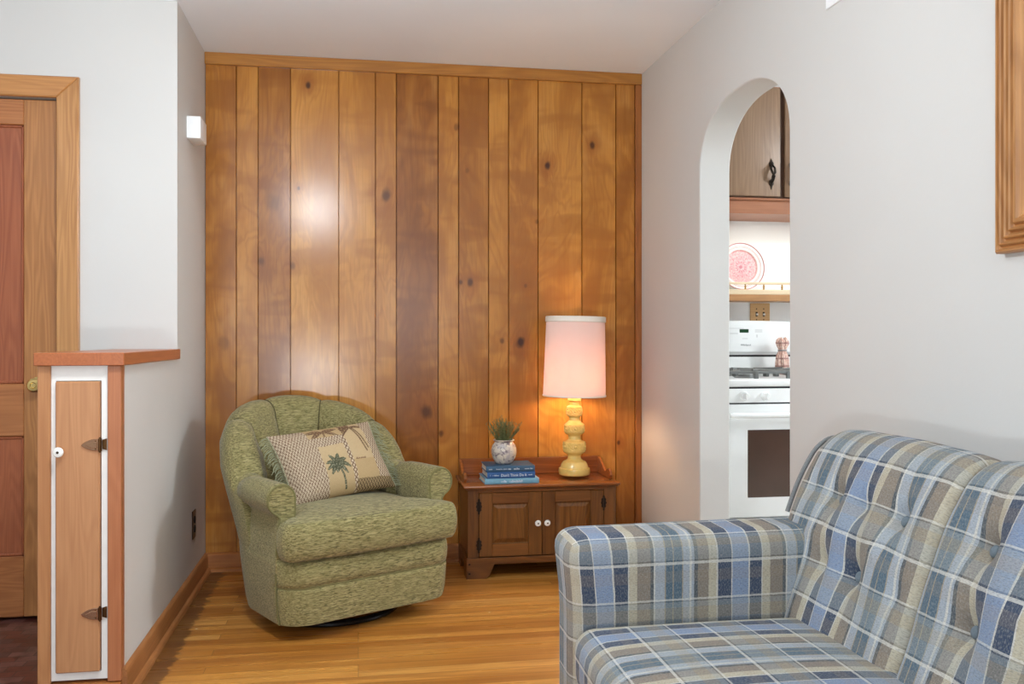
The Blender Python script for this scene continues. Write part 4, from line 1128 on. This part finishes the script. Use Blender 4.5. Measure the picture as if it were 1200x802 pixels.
def section(y1, y0, tufts, lbc, end_hi=False, end_lo=False):
    NY = 96; rows = []; uvs = []
    for i in range(NY+1):
        # denser rows near both edges
        t = i/NY; t = t-0.06*sin(2*pi*t)
        y = lerp(y1, y0, t)
        Rh = 0.10 if end_hi else 0.034; Rl = 0.075 if end_lo else 0.034
        ins = 0
        if y1-y < Rh: ins = Rh-sqrt(max(0, Rh*Rh-(Rh-(y1-y))**2))
        if y-y0 < Rl: ins = max(ins, Rl-sqrt(max(0, Rl*Rl-(Rl-(y-y0))**2)))
        mid = 1-abs(2*(y-y0)/(y1-y0)-1)**2.5
        r = []; uu = []
        for j, p in enumerate(prof):
            s = arcl[j]; back = s > S_CREST+0.10
            e = -ins*(0.9 if not back else 0.55)+(0.026*mid*sin(pi*clamp(s/(S_CREST+0.16))) if not back else 0)
            dsum = 0; dyk = 0
            for (ty, tsn, dp) in tufts:
                q = hypot((y-ty)/0.9, s-tsn)
                dsum = max(dsum, dp*(0.60*exp(-(q/0.028)**2)+0.75*exp(-(q/0.085)**1.5)))
                # fold lines linking the tufts
            e -= dsum
            # vertical pleats running up and down from each tuft
            for (ty, tsn, dp) in tufts:
                wd = exp(-((y-ty)/0.016)**2)*exp(-(abs(s-tsn)/0.085)**1.4)
                e -= dp*0.30*wd
            e += 0.004*noise.noise(Vector((y*7, s*7, 3)))
            r.append((p.x+pn[j].x*e, y, p.y+pn[j].y*e))
            # cloth is drawn towards the buttons: fabric coordinate shifts round them
            du = 0; dv = 0
            for (ty, tsn, dp) in tufts:
                q = hypot(y-ty, s-tsn); g = exp(-(q/0.065)**2)*dp/0.034
                du += -(y-ty)*0.30*g; dv += -(s-tsn)*0.2*g
            uu.append((ub(y-du, lbc), s-dv+0.035))
        rows.append(r); uvs.append(uu)
    mb = MB().grid(rows, uvs)
    n = len(prof)
    for k in (0, len(rows)-1):
        mb.f.append([k*n+i for i in range(n)]); mb.uv.append([(0.36*PER, q) for q in arcl])
    o = mb.build('back_cushion', M['plaid'], sofa, ang=70)
    for (ty, tsn, dp) in tufts:
        if dp < 0.028: continue
        j = min(range(len(prof)), key=lambda q: abs(arcl[q]-tsn))
        # find the surface depth at the tuft
        e = -dp*1.62+0.026*(1-abs(2*(ty-y0)/(y1-y0)-1)**2.5)*sin(pi*clamp(tsn/(S_CREST+0.16)))+0.011
        p = prof[j]+pn[j]*e
        nx, nz = pn[j]
        Mx = Matrix.Translation((p.x, ty, p.y)) @ Matrix.Rotation(atan2(nx, nz), 4, 'Y')
        MB().ball((0, 0, 0), (0.0125, 0.0125, 0.0065), 18, 10, Mx).build('button', M['plaidbtn'], o)
    return o
SEAM = 1.603
T1 = [(1.975, ROWU, .034), (1.855, ROWU-0.004, .024), (1.735, ROWU, .034), (1.945, ROWL, .024), (1.825, ROWL, .034), (2.08, ROWU, .012), (1.66, ROWL, .010)]
T2 = [(1.462, ROWU, .034), (1.30, ROWU, .034), (1.15, ROWU, .034), (1.448, ROWL, .034), (1.24, ROWL, .034)]
T3 = [(0.93, ROWU, .034), (0.78, ROWU, .034), (0.62, ROWU, .034), (0.86, ROWL, .034), (0.70, ROWL, .034)]
b1 = section(AY1_+0.005, SEAM+0.001, T1, 1.884, True, False)
b2 = section(SEAM-0.001, 1.041, T2, 1.377)
b3 = section(1.039, 0.455, T3, 0.79, False, True)
# welt along the far end of the back
wl = [(prof[j].x-pn[j].x*0.02, AY1_+0.003, prof[j].y-pn[j].y*0.02) for j in range(36, len(prof)-12, 3)]
MB().tube(wl, 0.006, 8).build('welt', M['plaidwelt'], b1)
for (x, y) in ((0.53, 2.15), (0.53, 0.52), (1.25, 2.15), (1.25, 0.52)):
    MB().lathe([(0.018, 0), (0.026, 0.085), (0.026, 0.095)], 16, (x, y, 0)).build('leg', M['sofafoot'], sofa)
# ------------------------------------------------------------------ kitchen seen through the arch
M['enamel'] = plain('white_enamel', rgb(240, 241, 240), 0.22, var=0.01)
M['grate'] = plain('grey_cast_iron', rgb(112, 114, 112), 0.45, 0.2)
M['ovenglass'] = plain('brown_oven_glass', rgb(76, 54, 44), 0.08, 0.0, 0.8, var=0.15, nscale=8)
M['seal'] = plain('black_seam', rgb(26, 26, 28), 0.5)
t = NT('green_clock_display'); e = t.n('Emission', {'Color': rgb(60, 104, 74), 'Strength': 0.35}); t.t.links.new(e.outputs[0], t.out.inputs[0]); M['lcd'] = t.m
GX0, GX1, GY = 1.572, 2.332, 3.775
st = thing('gas_range', 'white gas range with brown oven window seen through the arch', 'stove', ((GX0+GX1)/2, 4.1, 0))
MB().box((GX0, GY+0.03, 0.03), (GX1, 4.42, 0.875), 0.003).build('body', M['enamel'], st)
MB().box((GX0-0.002, GY+0.002, 0.879), (GX1+0.002, 4.42, 0.912), 0.010, 3).build('cooktop', M['enamel'], st)
MB().box((GX0+0.002, GY+0.012, 0.8705), (GX1-0.002, GY+0.05, 0.8795)).build('seam', M['seal'], st)
cp = MB().box((GX0, GY+0.006, 0.808), (GX1, GY+0.05, 0.8705), 0.003).build('control_panel', M['enamel'], st)
MB().box((GX0+0.002, GY+0.012, 0.8015), (GX1-0.002, GY+0.05, 0.8085)).build('seam', M['seal'], st)
for kx in (1.685, 1.785, 2.12, 2.22):
    kb = MB().lathe([(0.021, 0), (0.021, 0.006), (0.017, 0.010), (0.0155, 0.024), (0.013, 0.026)], 24, M=facing((kx, GY+0.006, 0.838)))
    kb.box((kx-0.004, GY-0.026, 0.823), (kx+0.004, GY-0.016, 0.853), 0.002)
    kb.build('knob', M['enamel'], cp)
od = MB().prism([(GX0, 0.30), (GX1, 0.30), (GX1, 0.8015), (GX0, 0.8015)], 'y', GY, GY+0.035, 0.005, 2).build('oven_door', M['enamel'], st)
wz0, wz1, wx0, wx1 = 0.388, 0.688, 1.70, 2.205
MB().box((wx0, GY-0.002, wz0), (wx1, GY+0.004, wz1), 0.0015).build('oven_window', M['ovenglass'], od)
h = MB(); hy = GY-0.035
h.tube([(GX0+0.03, hy, 0.755), (GX1-0.03, hy, 0.755)], 0.0125, 14)
h.box((GX0+0.035, hy, 0.744), (GX0+0.06, GY+0.002, 0.766), 0.003); h.box((GX1-0.06, hy, 0.744), (GX1-0.035, GY+0.002, 0.766), 0.003)
h.build('oven_handle', M['enamel'], od)
dr = MB().box((GX0, GY, 0.085), (GX1, GY+0.035, 0.293), 0.005, 2).build('drawer', M['enamel'], st)
MB().box((GX0+0.02, GY+0.05, 0.0), (GX1-0.02, 4.40, 0.03)).build('toe_kick', M['seal'], st)
# backguard
bg = MB(); n = 24
top = [(lerp(GX0, GX1, i/n), 1.172+0.012*sin(pi*i/n)-(0.02*(1-sin(pi/2*min(1, i/1.5)))+0.02*(1-sin(pi/2*min(1, (n-i)/1.5))))) for i in range(n+1)]
bg.prism([(GX1, 1.022), (GX0, 1.022)]+top, 'y', 4.325, 4.42, 0.010, 3, None, 'a')
bgo = bg.build('backguard', M['enamel'], st)
MB().prism([(4.325, 1.022), (4.340, 1.010), (4.42, 1.010), (4.42, 1.022)], 'x', GX0, GX1).build('backguard_lip', M['enamel'], bgo)
MB().box((GX0, 4.343, 0.9995), (GX1, 4.42, 1.010)).build('vent_slot', M['seal'], bgo)
MB().box((GX0, 4.340, 0.912), (GX1, 4.42, 0.9995), 0.003).build('backguard_riser', M['enamel'], bgo)
dxc = x_at(872, 4.325); dzc = z_at(872, 388, 4.325)
MB().box((dxc-0.024, 4.3235, dzc-0.009), (dxc+0.024, 4.327, dzc+0.009), 0.001).build('clock_display', M['lcd'], bgo)
pgp = plain('pale_grey_print', rgb(208, 209, 208), 0.4)
for (px, py, w_, h_) in ((860, 391, 10, 1), (889, 387, 9, 1), (889, 389, 9, 1), (887, 394, 1.2, 3.2), (873, 397, 7, .8), (863, 385, 18, .7)):
    sx = 4.325/ray(872)[1]/F; cx_, cz_ = x_at(px, 4.325), z_at(px, py, 4.325)
    MB().box((cx_-w_*sx/2, 4.3244, cz_-h_*sx/2), (cx_+w_*sx/2, 4.327, cz_+h_*sx/2)).build('touch_pad_mark', pgp, bgo)
vs, fs = text_mb('Whirlpool', 0.013)
lx, lz = x_at(874, 4.3245), z_at(874, 404.5, 4.3245)
MB().add([(v.x+lx, 4.3246-v.z, v.y+lz) for v in vs], fs).build('lettering', plain('grey_print', rgb(120, 122, 128), 0.4), bgo)
# grates and burners
for (a, b) in ((1.615, 1.925), (1.975, 2.29)):
    for (ya, yb) in ((3.84, 4.06), (4.075, 4.295)):
        g = MB(); z0, z1 = 0.934, 0.946; r = 0.006
        for (p, q) in (((a, ya), (b, ya)), ((a, yb), (b, yb)), ((a, ya), (a, yb)), ((b, ya), (b, yb))):
            g.box((min(p[0], q[0])-r, min(p[1], q[1])-r, z0), (max(p[0], q[0])+r, max(p[1], q[1])+r, z1), 0.002)
        cx_, cy_ = (a+b)/2, (ya+yb)/2
        for k in range(4):
            an = pi/4+k*pi/2; ex = a if cos(an) < 0 else b; ey = ya if sin(an) < 0 else yb
            g.tube([(ex, ey, (z0+z1)/2), (lerp(ex, cx_, .7), lerp(ey, cy_, .7), z1)], 0.0055, 6)
        for (x_, y_) in ((a, ya), (a, yb), (b, ya), (b, yb), (cx_, ya), (cx_, yb)):
            g.box((x_-0.009, y_-0.009, 0.912), (x_+0.009, y_+0.009, z1), 0.002)
        g.build('grate', M['grate'], st)
        MB().lathe([(0.055, 0), (0.05, 0.006), (0.038, 0.008), (0.036, 0.015), (0.02, 0.018)], 24, (cx_, cy_, 0.912)).build('burner', M['grate'], st)
# gathered checked cloth
cx_, cy_ = x_at(919, 4.24), 4.26
t = NT('pink_checked_cotton'); o_ = t.obj(); sp = t.n('SeparateXYZ', {0: o_})
an = t.math('ARCTAN2', sp.outputs[1], sp.outputs[0])
l1 = t.math('LESS_THAN', t.math('FRACT', t.math('MULTIPLY', an, 2.2)), 0.2); l2 = t.math('LESS_THAN', t.math('FRACT', t.math('MULTIPLY', sp.outputs[2], 26.0)), 0.2)
n_ = t.noise(o_, 90.0, 2)
c = t.mix(t.maprange(n_, .4, .6), rgb(232, 204, 188), rgb(214, 170, 154)); c = t.mix(t.math('MULTIPLY', t.math('MAXIMUM', l1, l2), 0.8), c, rgb(150, 104, 100))
t.bsdf(c, 0.9); M['check'] = t.m
cl = thing('gathered_cloth', 'pink checked cloth gathered at the neck, standing on the white cooktop', 'cloth', (cx_, cy_, 0.912))
rows = []
for (r, z) in ((0.022, 0.004), (0.032, 0.0), (0.034, 0.03), (0.033, 0.07), (0.029, 0.095), (0.020, 0.115), (0.020, 0.13), (0.027, 0.145), (0.031, 0.16), (0.028, 0.175), (0.018, 0.182), (0.006, 0.176)):
    rows.append([((r*(1+0.13*sin(7*a+z*20)+0.06*sin(11*a)))*cos(a), (r*(1+0.13*sin(7*a+z*20)))*sin(a)*0.8, z+(0.006*sin(5*a) if z > 0.15 else 0)+(0.004*(1+sin(9*a)) if z < 0.001 else 0)) for a in [2*pi*k/60 for k in range(60)]])
cm = MB().grid(rows, cv=True); cm.f.append([len(rows)*60-60+k for k in range(60)]); cm.uv.append(None); cm.f.append(list(range(60))); cm.uv.append(None)
cm.build('cloth', M['check'], cl, world=False, ang=60)
MB().tube([(0.0215*cos(2*pi*k/24), 0.0172*sin(2*pi*k/24), 0.122) for k in range(24)], 0.003, 6, closed=True).build('tie', plain('grey_ribbon', rgb(150, 150, 148), .8), cl, world=False)

# wall cabinet over the stove
M['cabwood'] = wood('greyed_oak_door', rgb(104, 76, 54), rgb(140, 110, 84), rgb(158, 130, 104), 'z', 0.4, fig=0.7)
M['cabrail'] = wood('orange_cabinet_rail', rgb(126, 74, 46), rgb(160, 102, 70), rgb(174, 118, 84), 'x', 0.4, fig=0.5)
M['cabdark'] = plain('cabinet_gap_shade', rgb(84, 54, 34), 0.5, var=0.15)
uc = thing('wall_cabinet', 'brown wooden kitchen wall cabinet with ornate dark pulls beyond the arch', 'cabinet', (2.03, 4.29, 1.70))
UY = 4.13
c = MB(); c.box((1.57, UY+0.004, 1.70), (2.52, UY+0.022, 2.32)); c.box((1.57, UY+0.022, 1.70), (1.588, 4.45, 2.32)); c.box((2.502, UY+0.022, 1.70), (2.52, 4.45, 2.32))
c.box((1.588, UY+0.022, 1.705), (2.502, 4.45, 1.72)); c.box((1.588, UY+0.022, 2.30), (2.502, 4.45, 2.32))
c.build('carcass', M['cabrail'], uc)
MB().box((1.575, UY-0.001, 1.7755), (2.515, UY+0.004, 2.315)).build('gap_shadow_sheet', M['cabdark'], uc)  # dark sheet stands in for shade in the gaps round the doors
MB().box((1.57, UY-0.012, 1.764), (2.52, UY+0.004, 1.7755), 0.003).build('bottom_bead', M['cabrail'], uc)
for (a, b, hs) in ((1.585, x_at(912.5, UY), 1), (x_at(918, UY), 2.505, -1)):
    d = MB().box((a, UY-0.020, 1.782), (b, UY-0.001, 2.31), 0.004, 2).build('door', M['cabwood'], uc)
    hx = (b-0.048) if hs > 0 else (a+0.032); hz = z_at(900, 204, UY)
    hd = MB(); yy = UY-0.020
    for sz_ in (0.045, -0.05):
        hd.lathe([(0.013, 0), (0.012, 0.003), (0.006, 0.007)], 12, M=facing((hx, yy, hz+sz_)))
        hd.prism([(hx-0.012, hz+sz_*0.75), (hx, hz+sz_*1.6), (hx+0.012, hz+sz_*0.75), (hx, hz+sz_*0.55)], 'y', yy-0.003, yy)
    hd.tube([(hx, yy-0.004, hz+0.045), (hx-0.011, yy-0.018, hz+0.022), (hx-0.006, yy-0.026, hz), (hx+0.006, yy-0.024, hz-0.018), (hx+0.004, yy-0.016, hz-0.036), (hx, yy-0.004, hz-0.05)], [0.004, 0.005, 0.006, 0.005, 0.004, 0.004], 8)
    hd.tube([(hx, yy-0.004, hz+0.045), (hx+0.011, yy-0.018, hz+0.022), (hx+0.008, yy-0.026, hz), (hx-0.004, yy-0.024, hz-0.018), (hx-0.003, yy-0.016, hz-0.036), (hx, yy-0.004, hz-0.05)], [0.004, 0.005, 0.006, 0.005, 0.004, 0.004], 8)
    hd.build('handle', M['iron'], d)
# shelf with spindle gallery
SHY = 4.29
sf = thing('wall_shelf', 'short wooden kitchen shelf with turned gallery rail above the stove', 'shelf', (2.05, 4.37, 1.29))
M['oakshelf'] = wood('oak_shelf_edge', rgb(140, 92, 50), rgb(172, 122, 74), rgb(192, 146, 98), 'x', 0.4)
M['paleshelf'] = wood('pale_lit_band_and_rail', rgb(206, 180, 142), rgb(226, 206, 172), rgb(236, 220, 192), 'x', 0.4, fig=0.4)
zs = lambda py: z_at(890, py, SHY)
MB().box((1.56, SHY, zs(353)), (2.62, 4.45, zs(345.5)), 0.002).build('shelf_board', M['oakshelf'], sf)
MB().box((1.56, SHY+0.004, zs(345.5)), (2.62, 4.45, zs(339.5)), 0.003).build('lit_shelf_band', M['paleshelf'], sf)  # paler wood paints the light on the shelf's upper band
zb_, zt_ = zs(339.5), zs(333.5)
for i in range(11):
    x_ = x_at(896.5, SHY)+(i-5)*(x_at(918, SHY)-x_at(896.5, SHY)); h_ = zt_-zb_
    MB().lathe([(0.004, 0), (0.0055, h_*.2), (0.003, h_*.35), (0.0065, h_*.55), (0.003, h_*.8), (0.005, h_)], 12, (x_, SHY+0.014, zb_)).build('spindle', M['brass'], sf)
MB().box((1.56, SHY+0.008, zt_), (2.62, SHY+0.020, zs(330.8)), 0.002).build('gallery_rail', M['paleshelf'], sf)
# plate
px_, pyy = x_at(868, 4.395), 4.395
pzc = z_at(868, 314, 4.395); pr_ = 28/F*4.395/ray(868)[1]
pzc = max(pzc, zb_+pr_*0.985)
pl = thing('plate', 'pink and white decorated plate standing on the kitchen shelf', 'plate', (px_, pyy, pzc-pr_))
n = 96
def oct_(a): 
    k = ((a/(pi/4)+0.5) % 1.0)-0.5
    return 0.93+0.07*(1-abs(cos(4*a+pi/2*0))**0.5)*0+0.0*k+min(1.0, 0.955/cos(k*pi/4))*0.07
TX = Matrix.Translation((px_, pyy, pzc)) @ Matrix.Rotation(pi/2-radians(8), 4, 'X')
def ring2(r, z, o8): return [((r*(oct_(2*pi*i/n) if o8 else 1))*cos(2*pi*i/n), (r*(oct_(2*pi*i/n) if o8 else 1))*sin(2*pi*i/n), z) for i in range(n)]
prr = [(0.66, 0.0), (0.70, 0.003), (0.74, 0.010), (0.95, 0.015), (1.0, 0.0165), (1.0, 0.0145), (0.74, 0.006), (0.66, -0.003), (0.4, -0.003)]
pm = MB().grid([ring2(r*pr_, z, r > .73) for r, z in prr], cv=True, M=TX)
pm.f.append([len(pm.v)-n+i for i in range(n)]); pm.uv.append(None)
pm.build('rim', M['porcelain'], pl)
M['pink'] = (lambda t: (t.bsdf(t.mix(t.maprange(t.noise(t.obj(), 110.0, 3), .42, .62), rgb(222, 164, 166), rgb(234, 192, 190)), 0.25), t.m)[1])(NT('pink_transfer_glaze'))
M['rose'] = plain('rose_line_glaze', rgb(186, 112, 118), 0.3)
MB().lathe([(0.0005, 0.0012), (pr_*.69, 0.0012), (pr_*.72, 0.0062), (pr_*.715, 0.0066), (pr_*.66, 0.0002)], n, M=TX, cap=False).build('well', M['pink'], pl)
for r, w_, o8, z in ((0.985, 0.0022, 1, 0.0165), (0.86, 0.0008, 1, 0.0132), (0.82, 0.0006, 1, 0.0125)):
    MB().tube(ring2(r*pr_, z, o8), w_, 6, closed=True, M=TX).build('band', M['rose'], pl)
fm = MB()
for k in range(13):
    a = 2*pi*k/13
    for rr in (0.2, 0.42):
        c_ = Vector((rr*pr_*cos(a), rr*pr_*sin(a), 0.0016)); d_ = Vector((cos(a), sin(a), 0)); s_ = Vector((-sin(a), cos(a), 0))
        fm.add([c_-d_*0.008, c_+s_*0.003, c_+d_*0.008, c_-s_*0.003], [(0, 1, 2, 3)], None, TX)
fm.lathe([(0.009, 0.0012), (0.008, 0.002)], 14, M=TX)
fm.build('flower_print', plain('rose_flower_glaze', rgb(196, 124, 134), 0.3), pl, recalc=False)
# switch plate
sw = thing('switch_plate', 'wooden double switch plate on the kitchen wall behind the stove', 'switch plate', (x_at(890, 4.45), 4.45, 1.22))
xa, xb = x_at(878.5, 4.45), x_at(901.5, 4.45); za, zb2 = z_at(890, 382, 4.45), z_at(890, 355.5, 4.45)
M['oakplate'] = wood('oak_switch_plate', rgb(176, 130, 78), rgb(204, 162, 110), rgb(216, 178, 128), 'x', 0.4, fig=0.4)
cvp = MB().box((xa, 4.442, za), (xb, 4.45, zb2), 0.002).build('cover_plate', M['oakplate'], sw)
for fx in (0.32, 0.68):
    x_ = lerp(xa, xb, fx); zc_ = z_at(890, 368.5, 4.45)
    MB().box((x_-0.0055, 4.4405, zc_-0.012), (x_+0.0055, 4.443, zc_+0.012), 0.0008).build('switch_slot', M['darkscrew'], cvp)
    MB().box((x_-0.0045, 4.430, zc_-0.006), (x_+0.0045, 4.4415, zc_+0.004), 0.0015).build('toggle', M['porcelain'], cvp)
    for dz_ in (0.028, -0.028): MB().ball((x_, 4.442, zc_+dz_), (0.0035, 0.0015, 0.0035), 10, 6).build('screw', M['darkscrew'], cvp)
# ------------------------------------------------------------------ light and camera
def area(name, loc, rot, sx, sy, power, color=(1, 1, 1), shape='RECTANGLE'):
    l = bpy.data.lights.new(name, 'AREA'); l.shape = shape; l.size = sx
    if shape in ('RECTANGLE', 'ELLIPSE'): l.size_y = sy
    l.energy = power; l.color = color
    o = bpy.data.objects.new(name, l); COL.objects.link(o); o.location = loc; o.rotation_euler = rot; return o
# daylight through the two windows behind the viewer and the kitchen window
for i, (a, b, c, d) in enumerate(WINS):
    area('window_daylight', ((a+b)/2, YR-0.06, (c+d)/2), (radians(90), 0, 0), b-a, d-c, (11, 17)[i], (0.84, 0.93, 1.0))
area('kitchen_window_daylight', (KX+0.04, (KW[0]+KW[1])/2, (KW[2]+KW[3])/2), (0, radians(90), 0), KW[3]-KW[2], KW[1]-KW[0], 5, (0.9, 0.96, 1.0))
def globe(name, loc, r, power, color):
    l = bpy.data.lights.new(name, 'POINT'); l.shadow_soft_size = r; l.energy = power; l.color = color
    o = bpy.data.objects.new(name, l); COL.objects.link(o); o.location = loc; return o
# hanging globes: living room, entry, kitchen
globe('living_room_globe', (-0.30, 2.18, 2.02), 0.13, 35, (0.88, 0.95, 1.0))
globe('entry_globe', (-1.7, 1.9, 2.15), 0.12, 2, (0.9, 0.96, 1.0))
globe('kitchen_globe', (3.9, 2.75, 2.2), 0.10, 74, (0.92, 0.97, 1.0))
# added fill behind the viewer, no lamp of the room; brightens the ceiling
area('ceiling_fill_light', (-0.45, -0.55, 0.72), (radians(180-22), 0, 0), 0.3, 0.3, 46, (0.86, 0.94, 1.0), 'DISK')
area('under_cabinet_strip', (2.0, 4.27, 1.695), (0, 0, 0), 0.8, 0.06, 0.9, (1.0, 0.96, 0.88))
w = bpy.data.worlds.new('daylight_sky'); SC.world = w; w.use_nodes = True
bg_ = w.node_tree.nodes['Background']; bg_.inputs[0].default_value = (0.82, 0.9, 1.0, 1); bg_.inputs[1].default_value = 1.0
cam = bpy.data.cameras.new('camera'); co = bpy.data.objects.new('camera', cam); COL.objects.link(co)
cam.sensor_width = 36; cam.sensor_fit = 'HORIZONTAL'; cam.lens = F/1200*36; cam.shift_y = -(401-HOR)/1200; cam.clip_start = 0.02
co.location = (0, 0, CH); co.rotation_euler = (radians(90), 0, -TH)
SC.camera = co
SC.view_settings.view_transform = 'Standard'; SC.view_settings.look = 'None'; SC.view_settings.gamma = 1; SC.view_settings.use_curve_mapping = False
SC.view_settings.exposure = 0.50
SC.render.film_transparent = False
try:
    SC.cycles.max_bounces = 10; SC.cycles.diffuse_bounces = 6
except Exception: pass
